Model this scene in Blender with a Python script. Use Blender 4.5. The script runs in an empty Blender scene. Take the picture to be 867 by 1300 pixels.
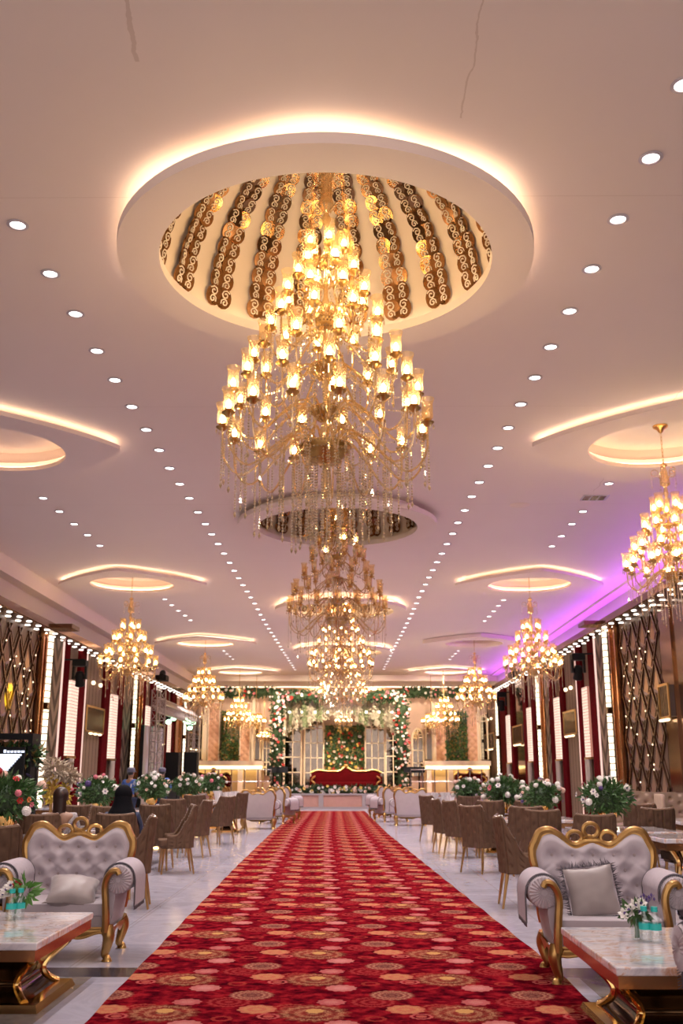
import bpy, bmesh, math, random
from math import sin, cos, pi, atan, tan, radians as RAD, sqrt
from mathutils import Vector, Matrix, noise
random.seed(7)
sc = bpy.context.scene
COL = sc.collection
F = 1264.0; HC = 1.45; HOR = 982.0; VPX = 442.0
TH = atan((HOR-650)/F); PSI = atan((VPX-433.5)*cos(TH)/F)
CAMR = Matrix.Rotation(PSI, 4, 'Z') @ Matrix.Rotation(pi/2+TH, 4, 'X')
CAMP = Vector((0, 0, HC))
def ray(px, py):
    return (CAMR.to_3x3() @ Vector(((px-433.5)/F, (650-py)/F, -1.0)))
def at(px, py, x=None, y=None, z=None):
    d = ray(px, py)
    if z is not None: t = (z-HC)/d.z
    elif y is not None: t = y/d.y
    else: t = x/d.x
    return CAMP + d*t
cam = bpy.data.cameras.new('camera'); cam.sensor_fit = 'VERTICAL'; cam.sensor_height = 36.0
cam.lens = 36.0*F/1300; cam.clip_end = 300; cam.clip_start = 0.05
cam.dof.use_dof = True; cam.dof.focus_distance = 9.0; cam.dof.aperture_fstop = 2.8
co = bpy.data.objects.new('camera', cam); COL.objects.link(co)
co.matrix_world = Matrix.Translation(CAMP) @ CAMR
sc.camera = co

# ------------------------------------------------------------------ materials
class G:
    """tiny node-graph helper"""
    def __init__(s, name):
        s.m = bpy.data.materials.new(name); s.m.use_nodes = True
        s.t = s.m.node_tree; s.n = s.t.nodes; s.n.clear()
        s.out = s.n.new('ShaderNodeOutputMaterial')
    def link(s, a, b): s.t.links.new(a, b)
    def put(s, sock, v):
        if hasattr(v, 'is_output') or isinstance(v, bpy.types.NodeSocket): s.link(v, sock)
        else:
            if isinstance(v, (tuple, list)) and len(v) == 3 and sock.type == 'RGBA': v = (*v, 1)
            sock.default_value = v
    def math(s, op, a, b=0.0, c=None, clamp=False):
        n = s.n.new('ShaderNodeMath'); n.operation = op; n.use_clamp = clamp
        s.put(n.inputs[0], a)
        if op not in ('SQRT','ABSOLUTE','FRACT','FLOOR','SINE','COSINE'): s.put(n.inputs[1], b)
        if c is not None: s.put(n.inputs[2], c)
        return n.outputs[0]
    def mix(s, f, a, b):
        n = s.n.new('ShaderNodeMix'); n.data_type = 'RGBA'
        s.put(n.inputs[0], f); s.put(n.inputs[6], a); s.put(n.inputs[7], b)
        return n.outputs[2]
    def coord(s, which='Object'):
        return s.n.new('ShaderNodeTexCoord').outputs[which]
    def sep(s, v):
        n = s.n.new('ShaderNodeSeparateXYZ'); s.link(v, n.inputs[0]); return n.outputs
    def noise(s, v, scale, detail=3, rough=.5, dist=0.0):
        n = s.n.new('ShaderNodeTexNoise'); 
        if v is not None: s.link(v, n.inputs['Vector'])
        n.inputs['Scale'].default_value = scale; n.inputs['Detail'].default_value = detail
        n.inputs['Roughness'].default_value = rough; n.inputs['Distortion'].default_value = dist
        return n.outputs['Fac']
    def ramp(s, f, pts):
        n = s.n.new('ShaderNodeValToRGB'); s.link(f, n.inputs[0]); e = n.color_ramp.elements
        while len(e) < len(pts): e.new(.5)
        for i, (p, c) in enumerate(pts):
            e[i].position = p; e[i].color = (*c, 1) if len(c) == 3 else c
        return n.outputs[0]
    def step(s, x, lo, hi):
        n = s.n.new('ShaderNodeMapRange'); n.interpolation_type = 'SMOOTHSTEP'
        s.put(n.inputs[0], x); n.inputs[1].default_value = lo; n.inputs[2].default_value = hi
        return n.outputs[0]
    def scale(s, v, k):
        n = s.n.new('ShaderNodeVectorMath'); n.operation = 'MULTIPLY'; s.link(v, n.inputs[0]); n.inputs[1].default_value = k
        return n.outputs[0]
    def bump(s, h, st=.3, d=.01):
        n = s.n.new('ShaderNodeBump'); n.inputs['Strength'].default_value = st; n.inputs['Distance'].default_value = d
        s.link(h, n.inputs['Height']); return n.outputs[0]
    def bsdf(s, col=(.8,.8,.8), rough=.5, metal=0., normal=None, **kw):
        b = s.n.new('ShaderNodeBsdfPrincipled')
        s.put(b.inputs['Base Color'], col); s.put(b.inputs['Roughness'], rough); s.put(b.inputs['Metallic'], metal)
        if normal is not None: s.link(normal, b.inputs['Normal'])
        for k, v in kw.items(): s.put(b.inputs[k.replace('_', ' ')], v)
        s.link(b.outputs[0], s.out.inputs[0]); return b
MATS = {}
def simple(name, col, rough=.5, metal=0., nz=None, bump=None, **kw):
    g = G(name); c = g.coord()
    cc = col
    if nz:
        f = g.noise(c, nz[0], 4); cc = g.mix(f, tuple(x*(1-nz[1]) for x in col), tuple(min(1, x*(1+nz[1])) for x in col))
    nm = g.bump(g.noise(c, bump[0], 3), bump[1], bump[2]) if bump else None
    g.bsdf(cc, rough, metal, nm, **kw); MATS[name] = g.m; return g.m
def emit(name, col, st):
    g = G(name); e = g.n.new('ShaderNodeEmission'); g.put(e.inputs[0], col); e.inputs[1].default_value = st
    g.link(e.outputs[0], g.out.inputs[0]); MATS[name] = g.m; return g.m

simple('gold', (.50,.30,.105), .33, .92, nz=(14,.25), bump=(60,.25,.004))
simple('polished_gold', (.85,.58,.22), .12, 1., nz=(6,.15))
simple('brass', (.55,.34,.12), .3, 1., bump=(80,.4,.004))
simple('bronze_mirror', (.24,.125,.07), .1, .95, nz=(1.3,.35))
simple('dark_bronze', (.16,.085,.045), .22, .8, nz=(3,.3))
simple('ceiling_paint', (.88,.765,.70), .75)
simple('cream_paint', (.88,.74,.62), .6)
simple('white_trim', (.82,.72,.66), .5)
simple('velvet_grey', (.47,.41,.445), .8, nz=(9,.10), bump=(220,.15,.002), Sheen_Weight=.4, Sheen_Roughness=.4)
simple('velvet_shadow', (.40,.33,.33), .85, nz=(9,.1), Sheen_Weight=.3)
simple('trim_dark', (.10,.085,.10), .8)
simple('towel', (.45,.39,.43), .9, nz=(30,.12))
simple('pillow_satin', (.30,.25,.245), .45, nz=(7,.12), Sheen_Weight=.3)
simple('velvet_taupe', (.125,.072,.046), .72, nz=(11,.25), bump=(150,.2,.003), Specular_IOR_Level=.10)
simple('sofa_cream', (.50,.43,.43), .75, nz=(8,.1))
simple('nail_silver', (.75,.70,.66), .25, .9)
simple('leg_gold', (.50,.30,.12), .3, .85, nz=(12,.2))
simple('black', (.006,.006,.007), .6, Specular_IOR_Level=.2)
simple('black_gloss', (.02,.017,.015), .12)
simple('maroon', (.095,.004,.006), .6, nz=(12,.3), Specular_IOR_Level=.04)
simple('red_velvet', (.085,.002,.004), .8, nz=(6,.3), Specular_IOR_Level=.05)
simple('striped_fabric_base', (.40,.29,.22), .75)
simple('peach_panel', (.72,.42,.30), .7, nz=(20,.1))
simple('stage_peach', (.50,.27,.22), .7, nz=(7,.12))
simple('stage_grey', (.36,.31,.32), .4)
simple('leaf', (.055,.13,.035), .55, nz=(25,.6))
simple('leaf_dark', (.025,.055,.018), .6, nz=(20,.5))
simple('leaf_pale', (.30,.36,.20), .6, nz=(20,.4))
simple('leaf_gold', (.25,.16,.05), .5, nz=(20,.4))
for nme, c in dict(white=(.82,.78,.74), pink=(.75,.22,.28), purple=(.10,.06,.22), orange=(.80,.28,.10), red=(.45,.02,.02), blush=(.80,.55,.45), yellow=(.8,.6,.15)).items():
    simple('petal_'+nme, c, .6)
simple('skin', (.30,.16,.10), .5)
simple('hair', (.012,.008,.007), .4, Sheen_Weight=.2)
simple('hair_brown', (.03,.012,.008), .4)
simple('cloth_black', (.004,.004,.006), .8, Specular_IOR_Level=.1)
simple('cloth_navy', (.02,.03,.07), .8)
simple('cloth_blue', (.06,.13,.42), .8)
simple('cap_grey', (.12,.12,.17), .8)
simple('cloth_floral', (.34,.30,.30), .8, nz=(40,.8))
simple('chrome', (.7,.68,.66), .2, 1.)
simple('teal_plastic', (.02,.45,.42), .4)
simple('linen_white', (.75,.72,.74), .8)
simple('truss_metal', (.42,.36,.33), .35, .6)
simple('grille_metal', (.16,.12,.10), .45, .5)
simple('wisteria', (.72,.66,.52), .6, nz=(9,.2))
simple('mantel_back', (.55,.40,.22), .5)
simple('mirror_glass', (.30,.25,.20), .05, 1., nz=(2.5,.4))
simple('window_cream', (.90,.76,.58), .5)
simple('backdrop_blush', (.62,.44,.36), .6, nz=(1.5,.2))
simple('booth_dark', (.035,.022,.016), .4)
simple('yellow_leaf', (.60,.42,.05), .6)
simple('dry_flower', (.45,.36,.26), .7)
simple('leaf_pale2', (.07,.13,.05), .55, nz=(25,.4))
simple('leaf_pale3', (.10,.25,.05), .5)
simple('chevron_taupe', (.15,.09,.062), .6, nz=(5,.2), Specular_IOR_Level=.1)
simple('grille_metal2', (.03,.03,.03), .6)
simple('table_rim', (.50,.26,.12), .16, .85, nz=(3,.3))
simple('pedestal_gloss', (.10,.055,.025), .08, .9)
emit('bulb', (1., .78, .48), 80)
emit('bulb_far', (1., .78, .48), 46)
emit('downlight_lens', (1., .95, .92), 7)
emit('wall_light_lens', (1., .90, .80), 5)
emit('warm_led', (1., .74, .50), 10)
emit('strip_bulb', (1., .80, .55), 3.2)
emit('pixel_glow', (1., .66, .52), 1.5)
emit('purple_led', (.50, .08, 1.), 32)
emit('frame_glow', (1., .62, .52), 1.0)
emit('green_lens', (.45, 1., .55), 12)
emit('yellow_lens', (.8, 1., .25), 8)
emit('screen_white', (.75, .82, 1.), 1.6)
emit('mantel_glow', (1., .72, .30), 3.6)
emit('sparkle', (1., .85, .65), 14)

def glassy(name, col, tr, rough=.1, gl=.25, transl=None):
    g = G(name)
    a = g.n.new('ShaderNodeBsdfTransparent'); a.inputs[0].default_value = (*tr, 1)
    b = g.n.new('ShaderNodeBsdfGlossy'); b.inputs[0].default_value = (*col, 1); b.inputs[1].default_value = rough
    m = g.n.new('ShaderNodeMixShader'); m.inputs[0].default_value = gl
    g.link(a.outputs[0], m.inputs[1]); g.link(b.outputs[0], m.inputs[2]); o = m
    if transl:
        d = g.n.new('ShaderNodeBsdfTranslucent'); d.inputs[0].default_value = (*transl[0], 1)
        e = g.n.new('ShaderNodeBsdfDiffuse'); e.inputs[0].default_value = (*transl[0], 1)
        q = g.n.new('ShaderNodeMixShader'); q.inputs[0].default_value = .4; g.link(d.outputs[0], q.inputs[1]); g.link(e.outputs[0], q.inputs[2])
        k = g.n.new('ShaderNodeMixShader'); k.inputs[0].default_value = transl[1]
        g.link(m.outputs[0], k.inputs[1]); g.link(q.outputs[0], k.inputs[2]); o = k
    g.link(o.outputs[0], g.out.inputs[0]); MATS[name] = g.m
glassy('lamp_glass', (1,.80,.5), (1,.88,.68), .08, .14, ((1.,.74,.42), .13))
glassy('arm_glass', (1.,.84,.58), (.94,.82,.62), .08, .42, ((.9,.68,.40), .22))
glassy('crystal', (1,.90,.74), (.90,.80,.64), .04, .5, ((1.,.88,.70), .22))
glassy('clear_plastic', (.9,1,1), (.93,.97,.97), .05, .14)
glassy('mirror_pane', (.9,.8,.7), (.9,.85,.8), .03, .8)

def mat_carpet():
    g = G('carpet_pile'); uv = g.coord('UV'); o = g.sep(uv)
    U, V = o[0], o[1]
    PX, PY = .95, 1.04
    nz = g.noise(uv, 9., 4, .6); fine = g.noise(uv, 120., 2, .7)
    # dark / light red ground
    col = g.ramp(nz, [(.36, (.040,.0015,.005)), (.50, (.135,.004,.010)), (.64, (.27,.012,.018))])
    lob = None
    def disc(u0, v0, r, colr, rings=0, solid=1.0, scal=0.07, lobes=12, col2=None, dots=False, thr=None):
        nonlocal col
        du = g.math('SUBTRACT', g.math('FRACT', g.math('ADD', g.math('DIVIDE', U, PX), 10.5-u0)), .5)
        dv = g.math('SUBTRACT', g.math('FRACT', g.math('ADD', g.math('DIVIDE', V, PY), 10.5-v0)), .5)
        du = g.math('MULTIPLY', du, PX); dv = g.math('MULTIPLY', dv, PY)
        d = g.math('SQRT', g.math('ADD', g.math('MULTIPLY', du, du), g.math('MULTIPLY', dv, dv)))
        an = g.math('ARCTAN2', dv, du)
        w = g.math('MULTIPLY_ADD', g.math('SINE', g.math('MULTIPLY', an, float(lobes))), scal, 1.0)
        rr = g.math('DIVIDE', d, g.math('MULTIPLY', w, r))     # normalised radius
        m = g.math('SUBTRACT', 1.0, g.step(rr, .92, 1.02))
        if thr is not None: m = g.math('MULTIPLY', m, g.step(rr, thr-.06, thr+.02))
        c = colr
        if rings:
            s_ = g.math('SINE', g.math('MULTIPLY', rr, rings*2*pi))
            a_ = g.math('SINE', g.math('MULTIPLY', an, float(lobes*2)))
            f = g.step(g.math('MULTIPLY_ADD', a_, .6, s_), -.3, .5)
            c = g.mix(f, col2, colr)
        if dots: m = g.math('MULTIPLY', m, g.step(fine, .36, .60))
        m = g.math('MULTIPLY', m, solid)
        col = g.mix(m, col, c)
    disc(.86, .80, .17, (0.311,0.035,0.035), 3, .75, .05, 14, (0.163,0.007,0.011))
    disc(.30, .62, .15, (0.407,0.070,0.050), 3, .55, .05, 12, (0.222,0.011,0.014))
    disc(.45, .50, .235, (0.385,0.186,0.099), 3, .95, .06, 16, (0.192,0.046,0.030), True)
    disc(.0, .0, .155, (.36,.155,.10), 4, .95, .05, 18, (.20,.05,.04))
    disc(.0, .0, .07, (.05,.010,.016), 0, .75, .15, 9, None, True)
    disc(.07, .60, .125, (0.459,0.194,0.090), 2, .95, .06, 10, (0.444,0.131,0.080))
    disc(.16, .42, .075, (0.459,0.101,0.090), 0, .8, .05, 12, None, False, .72)
    disc(.16, .42, .035, (0.407,0.092,0.069), 0, .8)
    disc(.57, .80, .095, (0.444,0.147,0.130), 1, .95, .07, 10, (0.385,0.092,0.090))
    disc(.64, .22, .11, (0.488,0.186,0.168), 1, .98, .06, 12, (0.429,0.131,0.118))
    disc(.46, .56, .06, (0.518,0.279,0.099), 0, .9, .06, 8)
    disc(.86, .36, .07, (0.333,0.039,0.030), 0, .6, .05, 10, None, False, .6)
    sp = g.ramp(fine, [(.3, (.55,.55,.55)), (.7, (1.3,1.3,1.3))])
    mm = g.n.new('ShaderNodeMix'); mm.data_type = 'RGBA'; mm.blend_type = 'MULTIPLY'; mm.inputs[0].default_value = .55
    g.link(col, mm.inputs[6]); g.link(sp, mm.inputs[7])
    g.bsdf(mm.outputs[2], 1., 0, g.bump(fine, .5, .004), Specular_IOR_Level=.0)
    MATS['carpet_pile'] = g.m
mat_carpet()

def mat_floor():
    g = G('marble_floor'); c = g.coord(); o = g.sep(c); X, Y = o[0], o[1]
    v1 = g.noise(c, 1.1, 8, .62, 1.6); v2 = g.noise(c, 3.2, 6, .6, .8)
    white = g.ramp(v1, [(.30, (.33,.315,.38)), (.47, (.43,.415,.50)), (.52, (.385,.37,.45)), (.62, (.47,.45,.53))])
    white = g.mix(g.step(v2, .56, .72), white, (.36,.34,.39))
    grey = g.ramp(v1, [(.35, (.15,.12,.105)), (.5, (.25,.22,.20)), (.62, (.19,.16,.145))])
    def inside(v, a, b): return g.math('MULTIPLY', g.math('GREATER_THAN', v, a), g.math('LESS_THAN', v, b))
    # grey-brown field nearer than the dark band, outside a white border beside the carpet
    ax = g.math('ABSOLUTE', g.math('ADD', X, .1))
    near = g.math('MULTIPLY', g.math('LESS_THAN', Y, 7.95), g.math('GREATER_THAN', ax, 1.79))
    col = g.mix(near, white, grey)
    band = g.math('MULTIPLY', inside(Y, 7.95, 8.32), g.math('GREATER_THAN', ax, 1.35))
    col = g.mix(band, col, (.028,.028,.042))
    # tile joints
    def joint(v, p, off):
        f = g.math('ABSOLUTE', g.math('SUBTRACT', g.math('FRACT', g.math('ADD', g.math('DIVIDE', v, p), off)), .5))
        return g.math('LESS_THAN', f, .0035)
    j = g.math('MAXIMUM', joint(X, 1.2, .3), joint(Y, 1.2, .1))
    border = g.math('LESS_THAN', g.math('ABSOLUTE', g.math('SUBTRACT', ax, 2.02)), .012)
    j = g.math('MAXIMUM', g.math('MULTIPLY', j, .55), g.math('MULTIPLY', border, .25))
    col = g.mix(j, col, (.22,.19,.19))
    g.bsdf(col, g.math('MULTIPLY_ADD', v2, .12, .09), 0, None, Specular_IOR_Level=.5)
    MATS['marble_floor'] = g.m
mat_floor()

def mat_marble_top():
    g = G('marble_top'); c = g.coord()
    s = g.scale(c, (3.2, 7.5, 3.))
    a = g.noise(s, 1.0, 8, .6, 2.2); b = g.noise(s, .7, 5, .6, 1.5)
    col = g.ramp(a, [(.33, (.46,.46,.53)), (.45, (.72,.70,.74)), (.52, (.80,.76,.77)), (.57, (.58,.32,.20)), (.61, (.76,.70,.70)), (.72, (.55,.54,.60))])
    col = g.mix(g.step(b, .56, .70), col, (.72,.56,.47))
    g.bsdf(col, .08, 0, None, Coat_Weight=.5, Coat_Roughness=.04); MATS['marble_top'] = g.m
mat_marble_top()

def mat_ceiling():
    g = G('ceiling_plaster'); c = g.coord(); o = g.sep(c); X, Y = o[0], o[1]
    n1 = g.noise(c, .5, 3); col = g.mix(n1, (.84,.73,.665), (.90,.785,.72))
    wob = g.noise(c, 1.3, 5, .6)
    def crack(x0, y0, y1, w):
        d = g.math('ABSOLUTE', g.math('ADD', g.math('SUBTRACT', X, x0), g.math('MULTIPLY', g.math('SUBTRACT', wob, .5), .22)))
        m = g.math('MULTIPLY', g.math('LESS_THAN', d, w), g.math('MULTIPLY', g.math('GREATER_THAN', Y, y0), g.math('LESS_THAN', Y, y1)))
        return m
    m = g.math('MAXIMUM', crack(.82, 4.6, 6.2, .006), crack(-1.36, 4.8, 5.6, .016))
    m = g.math('MAXIMUM', m, crack(4.1, 7.5, 16, .006))
    j = g.math('LESS_THAN', g.math('ABSOLUTE', g.math('SUBTRACT', g.math('FRACT', g.math('DIVIDE', Y, 4.8)), .5)), .0010)
    m = g.math('MAXIMUM', g.math('MULTIPLY', m, .42), g.math('MULTIPLY', j, .25))
    col = g.mix(m, col, (.50,.36,.27))
    g.bsdf(col, .7); MATS['ceiling_plaster'] = g.m
mat_ceiling()

def mat_stripes():
    g = G('striped_fabric'); c = g.coord(); o = g.sep(c)
    f = g.math('ABSOLUTE', g.math('SUBTRACT', g.math('FRACT', g.math('MULTIPLY', o[1], 2.6)), .5))
    col = g.mix(g.step(f, .40, .47), (.20,.130,.088), (.045,.024,.015))
    g.bsdf(col, .7, 0, None, Specular_IOR_Level=.1); MATS['striped_fabric'] = g.m
mat_stripes()
def mat_chevron():
    g = G('chevron_panel'); c = g.coord(); o = g.sep(c)
    y = g.math('ABSOLUTE', g.math('SUBTRACT', g.math('FRACT', g.math('DIVIDE', o[1], .9)), .5))
    t = g.math('FRACT', g.math('DIVIDE', g.math('ADD', o[2], g.math('MULTIPLY', y, 1.3)), .62))
    f = g.step(g.math('ABSOLUTE', g.math('SUBTRACT', t, .5)), .22, .30)
    col = g.mix(f, (.225,.155,.110), (.045,.024,.015)); g.bsdf(col, .5, g.math('MULTIPLY', f, .5), None, Specular_IOR_Level=.15); MATS['chevron_panel'] = g.m
mat_chevron()
def mat_pixels():
    # a luminous panel behind a fine dark grid
    g = G('pixel_panel'); c = g.coord(); o = g.sep(c)
    def ln(v, p): return g.math('GREATER_THAN', g.math('ABSOLUTE', g.math('SUBTRACT', g.math('FRACT', g.math('DIVIDE', v, p)), .5)), .42)
    m = g.math('MAXIMUM', ln(o[1], .085), ln(o[2], .085))
    e = g.n.new('ShaderNodeEmission'); g.put(e.inputs[0], g.mix(m, (1., .66, .52), (.35,.14,.10)))
    g.put(e.inputs[1], 1.25); g.link(e.outputs[0], g.out.inputs[0]); MATS['pixel_panel'] = g.m
mat_pixels()
def mat_stripcol():
    g = G('bulb_column'); c = g.coord(); o = g.sep(c)
    m = g.math('GREATER_THAN', g.math('ABSOLUTE', g.math('SUBTRACT', g.math('FRACT', g.math('DIVIDE', o[2], .17)), .5)), .43)
    e = g.n.new('ShaderNodeEmission'); g.put(e.inputs[0], g.mix(m, (1., .84, .62), (.25,.12,.05)))
    g.put(e.inputs[1], g.math('MULTIPLY_ADD', m, -1.6, 2.1)); g.link(e.outputs[0], g.out.inputs[0]); MATS['bulb_column'] = g.m
mat_stripcol()
def mat_screen():
    g = G('led_wall'); c = g.coord(); o = g.sep(c)
    n = g.noise(g.scale(c, (1, 1, .35)), 1.6, 4, .6, 1.0)
    col = g.ramp(n, [(.30, (.05,.45,.25)), (.42, (.30,.22,.16)), (.55, (.35,.20,.18)), (.7, (.45,.32,.34))])
    e = g.n.new('ShaderNodeEmission'); g.put(e.inputs[0], col); e.inputs[1].default_value = .8
    g.link(e.outputs[0], g.out.inputs[0]); MATS['led_wall'] = g.m
mat_screen()
M = MATS

# ------------------------------------------------------------------ mesh builder
class MB:
    def __init__(s): s.v = []; s.f = []; s.mi = []; s.uv = None; s.T = Matrix.Identity(4); s.m = 0
    def add(s, vs, fs):
        b = len(s.v); s.v += [s.T @ Vector(p) for p in vs]; s.f += [tuple(i+b for i in q) for q in fs]; s.mi += [s.m]*len(fs)
        return s
    def box(s, x0, x1, y0, y1, z0, z1, taper=0):
        t = taper
        return s.add([(x0,y0,z0),(x1,y0,z0),(x1,y1,z0),(x0,y1,z0),(x0+t,y0+t,z1),(x1-t,y0+t,z1),(x1-t,y1-t,z1),(x0+t,y1-t,z1)],
              [(0,3,2,1),(4,5,6,7),(0,1,5,4),(1,2,6,5),(2,3,7,6),(3,0,4,7)])
    def rbox(s, cx, cy, cz, sx, sy, sz, r=.03, n=3, puff=0):
        """rounded cushion-like box"""
        N = 10; vs = []; fs = []
        def pt(d):
            # superellipsoid
            e = .28 if puff == 0 else puff
            q = []
            for c_, h in zip(d, (sx/2, sy/2, sz/2)): q.append(c_)
            return q
        rows = 12; cols = 24; ex = .32 if puff == 0 else puff
        def sp(c, e): return math.copysign(abs(c)**e, c)
        for i in range(rows+1):
            la = -pi/2+pi*i/rows
            for j in range(cols):
                lo = 2*pi*(j+.5)/cols
                vs.append((cx+sx/2*sp(cos(la),ex)*sp(cos(lo),ex), cy+sy/2*sp(cos(la),ex)*sp(sin(lo),ex), cz+sz/2*sp(sin(la),ex)))
        for i in range(rows):
            for j in range(cols):
                k = (j+1) % cols; fs.append((i*cols+j, i*cols+k, (i+1)*cols+k, (i+1)*cols+j))
        return s.add(vs, fs)
    def lathe(s, prof, n=16, c=(0,0,0), a0=0, a1=2*pi):
        vs = []; fs = []; full = abs(a1-a0-2*pi) < 1e-6; m = n if full else n+1
        for (r, z) in prof:
            for j in range(m):
                a = a0+(a1-a0)*j/n; vs.append((c[0]+r*cos(a), c[1]+r*sin(a), c[2]+z))
        for i in range(len(prof)-1):
            for j in range(n):
                k = (j+1) % m; fs.append((i*m+j, i*m+k, (i+1)*m+k, (i+1)*m+j))
        return s.add(vs, fs)
    def tube(s, pts, r, n=6, flat=1.0, cap=True, closed=False):
        pts = [Vector(p) for p in pts]; L = len(pts)
        rs = r if isinstance(r, (list, tuple)) else [r]*L
        vs = []; fs = []; up = Vector((0,0,1)); prev = None
        for i, p in enumerate(pts):
            if closed: t = pts[(i+1) % L]-pts[i-1]
            else: t = pts[min(i+1, L-1)]-pts[max(i-1, 0)]
            if t.length < 1e-9: t = Vector((0,0,1))
            t.normalize()
            if prev is None:
                a = up if abs(t.z) < .9 else Vector((1,0,0)); u = t.cross(a).normalized()
            else:
                u = (prev - t*prev.dot(t)); u = u.normalized() if u.length > 1e-6 else t.orthogonal().normalized()
            prev = u; w = t.cross(u)
            for j in range(n):
                a = 2*pi*j/n; vs.append(p+u*cos(a)*rs[i]+w*sin(a)*rs[i]*flat)
        for i in range(L if closed else L-1):
            i2 = (i+1) % L
            for j in range(n):
                k = (j+1) % n; fs.append((i*n+j, i*n+k, i2*n+k, i2*n+j))
        if cap and not closed:
            fs.append(tuple(range(n-1, -1, -1))); fs.append(tuple((L-1)*n+j for j in range(n)))
        return s.add(vs, fs)
    def ball(s, c, r, n=8, m=6):
        r = r if isinstance(r, (tuple, list)) else (r, r, r); vs = []; fs = []
        for i in range(m+1):
            la = -pi/2+pi*i/m
            for j in range(n):
                lo = 2*pi*j/n; vs.append((c[0]+r[0]*cos(la)*cos(lo), c[1]+r[1]*cos(la)*sin(lo), c[2]+r[2]*sin(la)))
        for i in range(m):
            for j in range(n): fs.append((i*n+j, i*n+(j+1) % n, (i+1)*n+(j+1) % n, (i+1)*n+j))
        return s.add(vs, fs)
    def octa(s, c, r, h):
        x, y, z = c
        return s.add([(x,y,z+h),(x+r,y,z),(x,y+r,z),(x-r,y,z),(x,y-r,z),(x,y,z-h)],
              [(0,1,2),(0,2,3),(0,3,4),(0,4,1),(5,2,1),(5,3,2),(5,4,3),(5,1,4)])
    def prism(s, outline, z0, z1, holes=None):
        n = len(outline)
        vs = [(x,y,z0) for x,y in outline]+[(x,y,z1) for x,y in outline]
        fs = [tuple(range(n-1,-1,-1)), tuple(range(n, 2*n))]+[(i,(i+1)%n,(i+1)%n+n,i+n) for i in range(n)]
        return s.add(vs, fs)
    def grid(s, fn, nu, nv):
        vs = [fn(i/nu, j/nv) for j in range(nv+1) for i in range(nu+1)]
        fs = [(j*(nu+1)+i, j*(nu+1)+i+1, (j+1)*(nu+1)+i+1, (j+1)*(nu+1)+i) for j in range(nv) for i in range(nu)]
        return s.add(vs, fs)
    def build(s, name, mats, parent=None, smooth=True, angle=40):
        me = bpy.data.meshes.new(name); me.from_pydata([tuple(p) for p in s.v], [], s.f)
        if not isinstance(mats, (list, tuple)): mats = [mats]
        for m in mats: me.materials.append(M[m] if isinstance(m, str) else m)
        if len(mats) > 1: me.polygons.foreach_set('material_index', s.mi)
        me.validate()
        if smooth:
            me.polygons.foreach_set('use_smooth', [True]*len(me.polygons))
            try: me.set_sharp_from_angle(angle=RAD(angle))
            except Exception: pass
        me.update()
        return link(name, me, parent)
def link(name, me, parent=None):
    o = bpy.data.objects.new(name, me); COL.objects.link(o)
    if parent is not None: o.parent = parent
    return o
def tag(o, label=None, cat=None, group=None, kind=None):
    if label: o['label'] = label
    if cat: o['category'] = cat
    if group: o['group'] = group
    if kind or cat: o['kind'] = kind or 'thing'
    return o
def empty(name, loc=(0,0,0), rz=0, label=None, cat=None, group=None, scale=1):
    o = bpy.data.objects.new(name, None); COL.objects.link(o); o.empty_display_size = .1
    o.location = loc; o.rotation_euler.z = rz; o.scale = (scale,)*3
    return tag(o, label, cat, group)
CH = {}
def copy_tree(o, parent=None):
    c = o.copy(); COL.objects.link(c)
    if parent is not None: c.parent = parent
    for ch in list(o.children): copy_tree(ch, c)
    return c
def place(o, loc, rz=0, label=None, group=None, scale=None):
    o.location = loc; o.rotation_euler.z = rz
    if label: o['label'] = label
    if group: o['group'] = group
    if scale: o.scale = (scale,)*3
    return o
class Proto:
    """first use moves the prototype itself, later uses copy it"""
    def __init__(s, make): s.make = make; s.o = None
    def __call__(s, loc, rz=0, label=None, group=None, scale=None):
        if s.o is None: s.o = s.make(); c = s.o
        else: c = copy_tree(s.o)
        return place(c, loc, rz, label, group, scale)
ORD = ['first','second','third','fourth','fifth','sixth','seventh','eighth','ninth','tenth','eleventh','twelfth','thirteenth','fourteenth','fifteenth','sixteenth','seventeenth','eighteenth','nineteenth']
def ordinal(i):
    if i < 19: return ORD[i]
    n = i+1; t = {2:'twent',3:'thirt',4:'fort',5:'fift',6:'sixt',7:'sevent',8:'eight',9:'ninet'}[n//10]
    return t+'ieth' if n % 10 == 0 else t+'y-'+ORD[n % 10-1]
def arc(cx, cz, r, a0, a1, n, y=0):
    return [(cx+r*cos(a0+(a1-a0)*i/n), y, cz+r*sin(a0+(a1-a0)*i/n)) for i in range(n+1)]

# ------------------------------------------------------------------ the room
ZC = 6.0; XR = 6.95; XL = -7.5; AX = -.2; YB = 49.5; YN = 1.0
DOMES = []
def fit_dome(px, pyn, pyf):
    a = at(px, pyn, z=ZC-.15); b = at(px, pyf, z=ZC-.15); return (a.y+b.y)/2
DY = [at(412, 208, z=5.85).y+1.48, at(425, 640, z=5.85).y+1.48]
step = DY[1]-DY[0]; DY += [DY[1]+step, DY[1]+2*step]
DX = [-.19, -.19, -.2, -.2]
def fillholes(outer, holes, z, name, mat, kind='structure'):
    bm = bmesh.new()
    def loop(pts):
        vs = [bm.verts.new((x,y,z)) for x,y in pts]
        return [bm.edges.new((vs[i], vs[(i+1) % len(vs)])) for i in range(len(vs))]
    es = loop(outer)
    for h in holes: es += loop(h)
    bmesh.ops.triangle_fill(bm, use_beauty=True, use_dissolve=False, edges=es)
    me = bpy.data.meshes.new(name); bm.to_mesh(me); bm.free(); me.materials.append(M[mat])
    o = link(name, me); 
    if kind: o['kind'] = kind
    return o
def circ(cx, cy, r, n=64): return [(cx+r*cos(2*pi*i/n), cy+r*sin(2*pi*i/n)) for i in range(n)]

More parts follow.
